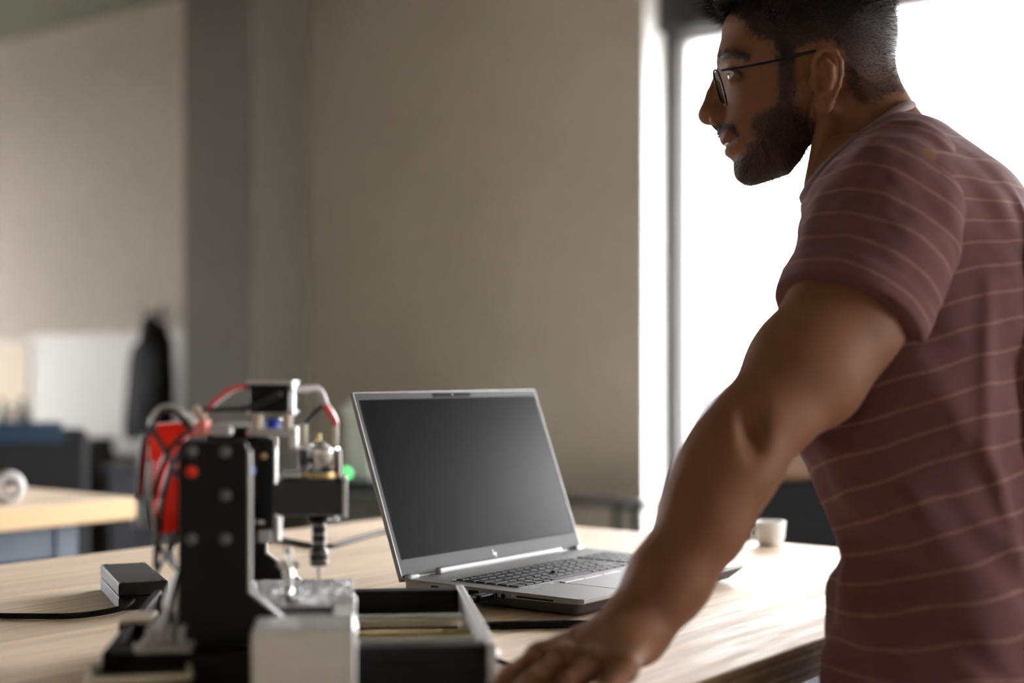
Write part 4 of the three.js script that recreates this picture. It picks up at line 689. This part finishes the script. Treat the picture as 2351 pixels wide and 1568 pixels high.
    for (let k = 0; k < 15000; k++) {
      const i = Math.floor(rnd() * hg.count); c.fromBufferAttribute(hg, i).sub(inv); n.fromBufferAttribute(hh, i); l.copy(c).applyMatrix4(invHead);
      const frontal = sstep(0.04, 0.10, l.x), d = V(-frontal * 1.3, -0.1 * frontal + 0.2, 0).add(n.clone().multiplyScalar(0.6)).add(V(rnd() - 0.5, rnd() - 0.5, rnd() - 0.5).multiplyScalar(0.9));
      addHair(c, d, 0.006 + rnd() * 0.013, 1.4);
    }
    const im = new THREE.InstancedMesh(strand, std(lin(0.03, 0.022, 0.02), 0.4), list.length); im.name = 'stubble'; im.userData.kind = 'stuff'; const tr = new THREE.Matrix4().makeTranslation(inv.x, inv.y, inv.z);
    list.forEach((m, i) => im.setMatrixAt(i, tr.clone().multiply(m))); im.castShadow = im.receiveShadow = true; man.add(im);
  }
  // ---- T-shirt
  const nB = at(2058, 292, 1.52), nF = V(0.312, EYE + 0.172, -1.52), nN = at(1962, 345, 1.425);
  const pn = new THREE.Plane().setFromCoplanarPoints(nB, nF, nN); if (pn.normal.y < 0) pn.negate();
  const hemA = at(1942, 738, 1.29), hemDir = J[2].p.clone().sub(J[1].p).normalize().add(V(-0.02, -0.10, 0)).normalize();
  const fold = (x, y, z) => {
    const [cx, d] = curve1(slices, y - EYE), a = Math.atan2((z + d) * fz + (x - cx) * fx, (x - cx) * rx + (z + d) * rz), Y = y - EYE;
    let w = 0.0048 * noise.noise(x * 14, y * 9, z * 14) + 0.0038 * noise.noise(x * 26 + y * 22, y * 12, z * 26);
    // pinched waist, folds fanning from the front
    const wst = Math.exp(-(((Y + 0.185) / 0.05) ** 2)); w += wst * 0.004 * Math.sin(a * 9 + Y * 55) + 0.0025 * Math.exp(-(((Y + 0.06) / 0.1) ** 2)) * Math.sin(a * 6 + Y * 40);
    // long folds down the near side of the back
    for (const [a0, amp, wd, y0, y1] of [[-2.14, 0.018, 0.05, -0.22, 0.18], [-2.55, 0.004, 0.06, -0.2, 0.12], [-1.88, 0.004, 0.09, -0.3, 0.14]]) { let da = a - a0 - 0.25 * Y; da = Math.atan2(Math.sin(da), Math.cos(da)); w += amp * Math.exp(-((da / wd) ** 2)) * sstep(y0, y0 + 0.1, Y) * sstep(y1, y1 - 0.08, Y); }
    return w;
  };
  const shirtBody = (x, y, z) => {
    let f = torso(x, y, z, 0.006) - fold(x, y, z);
    f = smin(f, cone(x, y, z, V(0.395, EYE + 0.195, -1.47), J[0].p, 0.062, 0.052), 0.04);   // shoulder slope
    f = smin(f, cone(x, y, z, V(0.395, EYE + 0.195, -1.47), K[0].p, 0.062, 0.055), 0.04);
    f = smax(f, pn.normal.x * x + pn.normal.y * y + pn.normal.z * z + pn.constant, 0.004);
    return smax(Math.max(f, EYE - 0.43 - y), y - EYE - 0.262, 0.01);
  };
  const shirtTex = texture(64, 512, (u, v) => {
    const s = Math.abs(((v * 4) % 1) - 0.5) * 2, k = sstep(0.87, 0.92, s) * (0.42 + 0.25 * hash(Math.floor(u * 64), 3)), n = 0.94 + 0.12 * (hash(Math.floor(u * 64), Math.floor(v * 512)) - 0.5);
    return [mix(0.450, 0.67, k) * n, mix(0.288, 0.50, k) * n, mix(0.290, 0.455, k) * n];
  }, true, [0.05, 0.108]);
  const cloth = new THREE.MeshPhysicalMaterial({ map: shirtTex, roughness: 0.9, sheen: 0.5, sheenColor: lin(0.5, 0.42, 0.42), sheenRoughness: 0.6, bumpMap: texture(256, 256, (u, v) => { const a = hash(Math.floor(u * 256), Math.floor(v * 256)); return [a, a, a]; }, false, [0.05, 0.05]), bumpScale: 0.00012 });
  const uvBy = (g, fn) => { const p = g.attributes.position, uv = new Float32Array(p.count * 2); for (let i = 0; i < p.count; i++) { const [u, v] = fn(p.getX(i), p.getY(i), p.getZ(i)); uv[i * 2] = u; uv[i * 2 + 1] = v; } g.setAttribute('uv', new THREE.BufferAttribute(uv, 2)); return g; };
  const shirtG = uvBy(nets(shirtBody, V(0.17, EYE - 0.44, -1.72), V(0.68, EYE + 0.30, -1.06), 0.0052), (x, y, z) => { const [cx, d] = curve1(slices, y - EYE), l = (x - cx) * rx + (z + d) * rz, f = (x - cx) * fx + (z + d) * fz; return [l, y + 0.0135 + 0.30 * f * sstep(-0.30, -0.12, y - EYE) * sstep(0.20, 0.10, y - EYE) + 0.004 * noise.noise(x * 20, y * 12, z * 20)]; });
  const shirt = part(man, 'shirt', place(shirtG), cloth);
  const sleeveField = (pts, dir, hem, len) => (x, y, z) => {
    let f = 1; for (let i = 1; i < pts.length; i++) f = smin(f, cone(x, y, z, pts[i - 1].p, pts[i].p, pts[i - 1].r, pts[i].r), 0.03);
    const s = (x - hem.x) * dir.x + (y - hem.y) * dir.y + (z - hem.z) * dir.z, calm = sstep(0.0, -0.05, s);
    f -= calm * (0.0036 * noise.noise(x * 22, y * 18, z * 22) + 0.0026 * noise.noise(x * 44 + y * 30, y * 24, z * 44)) + 0.0014 * sstep(-0.026, -0.023, s);
    return smax(f, s, 0.004);
  };
  const SJ = [{ p: at(2070, 420, 1.375), r: 0.060 }, { p: at(2036, 500, 1.345), r: 0.068 }, { p: at(2000, 620, 1.315), r: 0.0675 }, { p: at(1944, 740, 1.29), r: 0.0625 }, { p: at(1900, 810, 1.27), r: 0.0615 }];
  const sleeveG = uvBy(nets(sleeveField(SJ, hemDir, hemA, 1), V(0.19, EYE - 0.02, -1.47), V(0.47, EYE + 0.26, -1.20), 0.0040), (x, y, z) => { const s = (x - hemA.x) * hemDir.x + (y - hemA.y) * hemDir.y + (z - hemA.z) * hemDir.z; return [x - z, -s + 0.0135 + 0.003 * noise.noise(x * 20, y * 20, z * 20)]; });
  part(shirt, 'sleeve', place(sleeveG), cloth);
  { const hd = K[1].p.clone().sub(K[0].p).normalize(), hm = K[1].p.clone().addScaledVector(hd, 0.02), R = [{ p: V(0.46, EYE + 0.19, -1.53), r: 0.06 }, { p: K[0].p, r: 0.067 }, { p: hm.clone().addScaledVector(hd, 0.05), r: 0.062 }];
    part(shirt, 'sleeve', place(uvBy(nets(sleeveField(R, hd, hm, 1), V(0.38, EYE - 0.02, -1.74), V(0.64, EYE + 0.28, -1.44), 0.006), (x, y, z) => [x - z, -((x - hm.x) * hd.x + (y - hm.y) * hd.y + (z - hm.z) * hd.z)])), cloth); }
  { // ribbed collar: where the shirt's surface meets the neckline plane
    const cen = nB.clone().add(nF).multiplyScalar(0.5), e1 = nB.clone().sub(nF).normalize(), e2 = e1.clone().cross(pn.normal).normalize(), pts = [];
    for (let k = 0; k < 48; k++) { const a = k / 48 * 6.2832, d = e1.clone().multiplyScalar(Math.cos(a)).addScaledVector(e2, Math.sin(a)); let r = 0.02; while (r < 0.16) { const p = cen.clone().addScaledVector(d, r); let f = Math.min(torso(p.x, p.y, p.z, 0.006), cone(p.x, p.y, p.z, V(0.395, EYE + 0.195, -1.47), J[0].p, 0.062, 0.052)); if (f > -0.002) break; r += 0.001; } pts.push(cen.clone().addScaledVector(d, r - 0.002)); }
    const cg = new THREE.TubeGeometry(new THREE.CatmullRomCurve3(pts, true), 160, 0.0052, 8, true);
    part(shirt, 'collar', place(cg), new THREE.MeshPhysicalMaterial({ color: lin(0.165, 0.095, 0.097), roughness: 0.9, sheen: 0.5, sheenColor: lin(0.5, 0.42, 0.42), sheenRoughness: 0.6 }));
  }
  // ---- trousers and shoes
  const hip = V(0.412, EYE - 0.42, -1.32), side = V(rx, 0, rz), leg = (s) => [hip.clone().addScaledVector(side, s * 0.085), V(0.43, 0.52, -1.28).addScaledVector(side, s * 0.10), V(0.455, 0.10, -1.25).addScaledVector(side, s * 0.11)];
  const legs = [leg(-1), leg(1)];
  const trou = nets((x, y, z) => { let f = Math.max(torso(x, y, z, 0.002), y - EYE + 0.34, EYE - 0.52 - y); for (const [a, b, c] of legs) { f = smin(f, cone(x, y, z, a, b, 0.092, 0.070), 0.03); f = smin(f, cone(x, y, z, b, c, 0.070, 0.060), 0.02); } f += 0.003 * noise.noise(x * 16, y * 12, z * 16); return Math.max(f, 0.07 - y); }, V(0.16, 0.05, -1.62), V(0.72, EYE - 0.30, -1.02), 0.010);
  part(man, 'trousers', place(trou), std(lin(0.02, 0.021, 0.026), 0.85));
  for (const [, , c] of legs) { const g = nets((x, y, z) => { const t = V(fx, 0, fz), b = V(c.x, 0.045, c.z); let f = smin(cone(x, y, z, b.clone().addScaledVector(t, -0.05), b.clone().addScaledVector(t, 0.15), 0.045, 0.036), cone(x, y, z, V(c.x, 0.05, c.z), V(c.x, 0.13, c.z), 0.048, 0.050), 0.03); return Math.max(f, -y + 0.001); }, V(c.x - 0.25, -0.01, c.z - 0.22), V(c.x + 0.16, 0.15, c.z + 0.16), 0.008); part(man, 'shoe', place(g), std(lin(0.05, 0.05, 0.05), 0.6)); }
  shade(man);

  // ---- spectacles
  const sp = thing('spectacles', 'thin dark metal spectacles on the face of the man', 'glasses', O.clone());
  const G = (px, py, z) => E3(px, py, z).applyMatrix4(headM).sub(O), wireM = std(lin(0.015, 0.016, 0.022), 0.35, 0.5);
  for (const s of [1, -1]) {
    const rim = []; for (let k = 0; k < 40; k++) { const a = k / 40 * 6.2832, cz = 0.033, u = Math.sign(Math.cos(a)) * Math.pow(Math.abs(Math.cos(a)), 0.7) * 0.0255, v = Math.sign(Math.sin(a)) * Math.pow(Math.abs(Math.sin(a)), 0.7), py = 201 - v * 40, px = mix(1659, 1637, (v + 1) / 2) + 14 * ((u + 0.0255) / 0.051) * (s > 0 ? 1 : 1) - 2; rim.push(G(px, py, s * (cz + u))); }
    const f = part(sp, 'rim', new THREE.TubeGeometry(new THREE.CatmullRomCurve3(rim, true), 120, 0.0011, 8, true), wireM);
    const mid = rim.reduce((a, p) => a.add(p), V(0, 0, 0)).multiplyScalar(1 / 40), tri = []; for (let k = 0; k < 40; k++) for (const p of [mid, rim[k], rim[(k + 1) % 40]]) tri.push(p.x, p.y, p.z);
    const lg = new THREE.BufferGeometry(); lg.setAttribute('position', new THREE.Float32BufferAttribute(tri, 3)); lg.computeVertexNormals(); part(f, 'lens', lg, M.pane);
    part(sp, 'temple', capped([G(1652, 162, s * 0.060), G(1662, 161, s * 0.067), G(1705, 154, s * 0.0705), G(1780, 139, s * 0.0745), G(1830, 126, s * 0.0775), G(1872, 117, s * 0.0795), G(1900, 122, s * 0.079), G(1925, 150, s * 0.078), G(1938, 172, s * 0.077)], 0.00125, 70, 8), wireM);
    part(sp, 'temple_tip', capped([G(1800, 133, s * 0.0757), G(1830, 126, s * 0.0775), G(1872, 117, s * 0.0795)], 0.0017, 24, 8), wireM);
    part(sp, 'nose_pad', inHead(ellipsoidGeo(E3(1656, 205, s * 0.011), 0.003, 0.005, 0.0012)).translate(-O.x, -O.y, -O.z), M.pane);
  }
  part(sp, 'bridge', capped([G(1645, 182, 0.0085), G(1639, 176, 0.004), G(1639, 176, -0.004), G(1645, 182, -0.0085)], 0.0011, 20, 8), wireM);
  shade(sp);
}

{ // cup at the far edge of the table
  const p = onTable(1768, 1252), o = thing('cup', 'small white cup on the table, seen below the elbow of the man', 'cup', V(p.x, TABLE, p.z), 0.4), white = std(lin(0.8, 0.8, 0.78), 0.35);
  part(o, 'cup_body', new THREE.LatheGeometry([[0, 0], [0.016, 0], [0.021, 0.012], [0.023, 0.036], [0.0215, 0.036], [0.0195, 0.012], [0.014, 0.003], [0, 0.003]].map(([x, y]) => new THREE.Vector2(x, y)), 28), white);
  part(o, 'cup_handle', new THREE.TorusGeometry(0.009, 0.0025, 8, 20).translate(-0.026, 0.019, 0), white); shade(o);
}

// ---------------------------------------------------------------- the rest of the workshop, out of focus
const onWall = (px, u) => { const r = (px - CX) / F, d = u / (0.7955 + 0.606 * r); return d * (0.7955 * r - 0.606); };   // n of a picture column at depth u
const atPx = (px, d, y = 0) => V((px - CX) / F * d, y, -d);
const navy = std(lin(0.02, 0.025, 0.04), 0.7), cream = std(lin(0.62, 0.50, 0.35), 0.7), whiteBoard = std(lin(0.62, 0.60, 0.55), 0.6), putty = std(lin(0.55, 0.56, 0.53), 0.5);
{
  const n0 = onWall(62, 5.0), n1 = onWall(440, 5.0), o = thing('whiteboard', 'long pale board mounted on the left wall behind the jacket', 'board', room((n0 + n1) / 2, 0.72, 5.035), TH), w = (n1 - n0) / 2;
  part(o, 'board_panel', rbox(-w, w, 0, 0.66, -0.014, 0.012, 0.003), whiteBoard); part(o, 'board_tray', rbox(-w, w, -0.02, 0.0, -0.012, 0.05, 0.004), M.aluDull); shade(o);
  const p = thing('pinboard', 'warm cream board on the wall at the left edge', 'board', room(onWall(62, 5.0) - 0.575, 0.74, 5.035), TH);
  part(p, 'board_panel', rbox(-0.55, 0.55, 0, 0.58, -0.014, 0.012, 0.003), cream); part(p, 'board_frame', join(rbox(-0.57, 0.57, 0.58, 0.60, -0.014, 0.02), rbox(-0.57, 0.57, -0.02, 0, -0.014, 0.02), rbox(-0.57, -0.55, 0, 0.58, -0.014, 0.02), rbox(0.55, 0.57, 0, 0.58, -0.014, 0.02)), M.nylon); shade(p);
}
{ // jacket on its hook
  const c = room(onWall(352, 4.9), 0, 4.9), top = EYE + (HOR - 728) / F * 6.9, o = thing('jacket', 'black jacket hanging from a hook beside the column', 'jacket', V(c.x, 0.75, c.z), TH);
  const h = top - 0.75, g = nets((x, y, z) => {
    const t = y / h, w = 0.165 - 0.065 * Math.pow(clamp(t - 0.55, 0, 1) / 0.45, 2) * 1.9, cx = -0.02 + 0.03 * t; let f = (Math.hypot((x - cx) / Math.max(w, 0.02), z / 0.075) - 1) * 0.07;
    f = Math.max(f, y - h, 0.04 - y); f = smin(f, cone(x, y, z, V(-0.09, h * 0.78, 0.02), V(-0.175, h * 0.10, 0.02), 0.045, 0.036), 0.03); f = smin(f, cone(x, y, z, V(0.09, h * 0.74, 0.02), V(0.105, h * 0.2, 0.03), 0.042, 0.034), 0.03);
    return f - 0.010 * noise.noise(x * 14, y * 6, z * 14) - 0.005 * noise.noise(x * 30, y * 14, z * 30);
  }, V(-0.28, -0.02, -0.12), V(0.26, h + 0.03, 0.13), 0.011);
  part(o, 'coat', g, M.blackMatte); part(o, 'hood', new THREE.SphereGeometry(0.06, 18, 12).scale(1, 0.8, 0.7).translate(0.01, h - 0.01, 0.03), std(lin(0.013, 0.013, 0.014), 0.8));
  part(o, 'hanging_loop', new THREE.TorusGeometry(0.018, 0.003, 8, 18).translate(0.01, h + 0.045, 0.0), M.black); shade(o);
  const k = thing('coat_hook', 'dark hook on the wall that carries the black jacket', 'hook', room(onWall(366, 5.03), top + 0.06, 5.05), TH);
  part(k, 'plate', rbox(-0.015, 0.015, -0.04, 0.04, 0, 0.008, 0.002), M.black); part(k, 'peg', capped([V(0, 0.0, 0.004), V(0, -0.01, 0.08), V(0, 0.01, 0.13), V(0, 0.03, 0.15)], 0.006, 20), M.black); shade(k);
}
function sideboard(name, label, px0, px1, y, u0, u1, mat, panel) {
  const n0 = onWall(px0, u0), n1 = onWall(px1, u0), o = thing(name, label, 'cabinet', room((n0 + n1) / 2, 0, (u0 + u1) / 2), TH), w = (n1 - n0) / 2, d = (u1 - u0) / 2;
  part(o, 'carcass', rbox(-w, w, 0.04, y - 0.03, -d, d - 0.02, 0.004), panel); part(o, 'worktop', rbox(-w - 0.02, w + 0.02, y - 0.03, y, -d, d + 0.02, 0.004), mat);
  for (const s of [-1, 1]) { const k = part(o, 'door', rbox(s < 0 ? -w + 0.01 : 0.005, s < 0 ? -0.005 : w - 0.01, 0.06, y - 0.05, d - 0.02, d, 0.003), panel); part(k, 'handle', rbox(s * 0.03 - 0.006, s * 0.03 + 0.006, y * 0.6, y * 0.6 + 0.12, d, d + 0.02, 0.003), M.aluDull); }
  part(o, 'plinth', rbox(-w + 0.02, w - 0.02, 0, 0.04, -d + 0.02, d - 0.06, 0.002), M.blackMatte); shade(o); return o;
}
sideboard('low_cabinet', 'dark low cabinet against the wall behind the laptop', 720, 1010, 0.625, 4.5, 4.98, std(lin(0.05, 0.045, 0.04), 0.6), std(lin(0.075, 0.062, 0.055), 0.6));
sideboard('storage_cabinet', 'dark navy cabinet under the hanging jacket', 250, 405, 0.70, 4.35, 4.92, navy, navy);
{ // pale device with green lamp on the low cabinet
  const c = room(onWall(852, 4.72), 0.625, 4.72), o = thing('charger_tower', 'blurred pale grey device standing on the low cabinet', 'device', c, TH);
  part(o, 'case', rbox(-0.075, 0.075, 0, 0.40, -0.08, 0.08, 0.02, 3), putty); part(o, 'dark_base', rbox(-0.10, 0.10, 0, 0.05, -0.09, 0.10, 0.01), M.blackMatte); part(o, 'knob', new THREE.CylinderGeometry(0.025, 0.028, 0.03, 20).rotateX(Math.PI / 2).translate(-0.06, 0.36, 0.09), std(lin(0.6, 0.62, 0.58), 0.4)); shade(o);
  const l = at(796, 1086, 6.0), b = thing('indicator_led', 'small glowing green lamp beside the milling machine', 'lamp', l, TH);
  part(b, 'led_dome', new THREE.SphereGeometry(0.011, 16, 12), new THREE.MeshStandardMaterial({ color: lin(0.02, 0.2, 0.05), emissive: lin(0.08, 1, 0.28), emissiveIntensity: 2.2, roughness: 0.4 }));
  part(b, 'led_stem', rod(V(0, -(l.y - 0.625), -0.0), V(0, -0.008, 0), 0.006), M.black); part(b, 'led_base', new THREE.CylinderGeometry(0.03, 0.035, 0.02, 16).translate(0, -(l.y - 0.625) + 0.01, 0), M.black);
  const pl = new THREE.PointLight(lin(0.08, 1, 0.28), 0.01); pl.position.set(0, 0, 0.02); pl.castShadow = true; b.add(pl);
}
{ // thin low table along the wall by the window
  const u = 4.93, n0 = onWall(1235, u), n1 = onWall(1560, u), o = thing('low_table', 'thin black low table against the wall beside the window', 'table', room((n0 + n1) / 2, 0, u), TH), w = (n1 - n0) / 2, y = EYE - (1150 - HOR) / F * 5.85;
  part(o, 'tabletop', rbox(-w, w, y - 0.022, y, -0.07, 0.07, 0.003), M.blackMatte);
  for (const s of [-1, 1]) for (const z of [-0.05, 0.05]) part(o, 'leg', rbox(s * (w - 0.03) - 0.015, s * (w - 0.03) + 0.015, 0, y - 0.022, z - 0.015, z + 0.015, 0.002), M.blackMatte);
  for (const px of [1418, 1461]) { const n = onWall(px, u - 0.055) - (n0 + n1) / 2; part(o, 'leg', rbox(n - 0.014, n + 0.014, 0, y - 0.022, 0.04, 0.068, 0.002), M.blackMatte); }
  shade(o);
  for (const [a, b, k, l] of [[1427, 1453, 0.46, 'narrow white storage box standing under the low black table'], [1470, 1500, 0.46, 'white storage box under the low table, nearest the window']]) { const m0 = onWall(a, 4.73), m1 = onWall(b, 4.73), q = thing('storage_box', l, 'box', room((m0 + m1) / 2, 0, 4.78), TH), hw = (m1 - m0) / 2; part(q, 'box_body', rbox(-hw, hw, 0, k, -0.05, 0.05, 0.004), whiteBoard); part(q, 'box_lid', rbox(-hw - 0.004, hw + 0.004, k, k + 0.03, -0.054, 0.054, 0.004), putty); shade(q); }
}
function officeChair(label, pos, turn, backMat, topMat, backTop, width) {
  const o = thing('office_chair', label, 'chair', pos, turn);
  part(o, 'seat', rbox(-0.24, 0.24, 0.44, 0.52, -0.24, 0.24, 0.035, 4), M.blackMatte);
  const g = rbox(-width / 2, width / 2, 0.50, backTop - (topMat ? 0.085 : 0), -0.03, 0.03, 0.028, 4), p = g.attributes.position; for (let i = 0; i < p.count; i++) p.setZ(i, p.getZ(i) - 0.24 + 0.25 * p.getX(i) * p.getX(i) * 2);
  part(o, 'backrest', g, backMat); if (topMat) part(o, 'top_rail', rbox(-width / 2 + 0.02, width / 2 - 0.02, backTop - 0.09, backTop, -0.265, -0.205, 0.028, 4), topMat);
  part(o, 'back_bracket', rbox(-0.03, 0.03, 0.42, 0.75, -0.30, -0.265, 0.008), M.black); part(o, 'gas_post', rod(V(0, 0.10, 0), V(0, 0.44, 0), 0.025), M.aluDull);
  for (let k = 0; k < 5; k++) { const a = k / 5 * 6.2832; part(o, 'base_leg', rod(V(0, 0.11, 0), V(0.28 * Math.cos(a), 0.075, 0.28 * Math.sin(a)), 0.02, 0.014), M.black); part(o, 'caster', new THREE.CylinderGeometry(0.03, 0.03, 0.03, 14).rotateX(Math.PI / 2).rotateY(-a).translate(0.28 * Math.cos(a), 0.03, 0.28 * Math.sin(a)), M.black); }
  shade(o); return o;
}
officeChair('black office chair beyond the second workbench at the left', atPx(70, 4.1), 0.5, M.blackMatte, null, 0.985, 0.42);
officeChair('black chair with brown top rail, seen under the bent elbow of the man', atPx(1990, 3.0), 0.25, M.blackMatte, std(lin(0.22, 0.12, 0.07), 0.6), 1.0, 0.40);
{ const o = single('blue_cloth', 'dark blue cloth lying over the back of the left chair', 'cloth', (() => { const g = join(rbox(-0.13, 0.13, 0.945, 1.005, 0.036, 0.05, 0.006, 3), rbox(-0.13, 0.13, 0.94, 1.005, -0.05, -0.036, 0.006, 3), rbox(-0.13, 0.13, 0.992, 1.006, -0.05, 0.05, 0.006, 3)), p = g.attributes.position; for (let i = 0; i < p.count; i++) p.setXYZ(i, p.getX(i), p.getY(i) + 0.008 * noise.noise(p.getX(i) * 20, 0, 1), p.getZ(i) - 0.24); g.computeVertexNormals(); return g; })(), std(lin(0.006, 0.022, 0.048), 0.9)); o.position.copy(atPx(70, 4.1)); o.rotation.y = 0.5; }
{ // dark desk with bottles far left
  const o = sideboard('supply_cabinet', 'dark supply cabinet below the cream board at the left edge', -160, 60, 0.80, 4.3, 4.85, std(lin(0.06, 0.06, 0.05), 0.6), std(lin(0.05, 0.05, 0.05), 0.6));
  const bottle = (px, y, h, r, col, label) => { const q = thing('bottle', label, 'bottle', room(onWall(px, 4.6), y, 4.6), TH); part(q, 'bottle_body', new THREE.LatheGeometry([[0, 0], [r, 0], [r, h * 0.6], [r * 0.4, h * 0.75], [r * 0.4, h * 0.88]].map(([a, b]) => new THREE.Vector2(a, b)), 20), std(col, 0.4)); part(q, 'cap', new THREE.CylinderGeometry(r * 0.45, r * 0.45, h * 0.12, 14).translate(0, h * 0.94, 0), M.black); shade(q); };
  bottle(52, 0.80, 0.21, 0.04, lin(0.10, 0.09, 0.07), 'dark brown bottle on the far left cabinet, nearest the pale board'); bottle(30, 0.80, 0.17, 0.035, lin(0.5, 0.25, 0.2), 'small pinkish bottle on the far left cabinet'); bottle(5, 0.80, 0.20, 0.04, lin(0.25, 0.32, 0.27), 'grey green bottle at the left edge of the photo');
}
{ const p = at(18, 1120, 2.75), o = thing('tape_roll', 'pale grey tape roll standing on the second workbench', 'tape', V(p.x, TABLE, p.z), 0.5); part(o, 'tape', new THREE.TorusGeometry(0.022, 0.011, 14, 32).scale(1, 1, 1.6).translate(0, 0.033, 0), std(lin(0.55, 0.53, 0.52), 0.5)); part(o, 'tape_core', new THREE.CylinderGeometry(0.012, 0.012, 0.034, 24, 1, true).rotateX(Math.PI / 2).translate(0, 0.033, 0), M.nylon); shade(o); }

renderer.render(scene, camera);
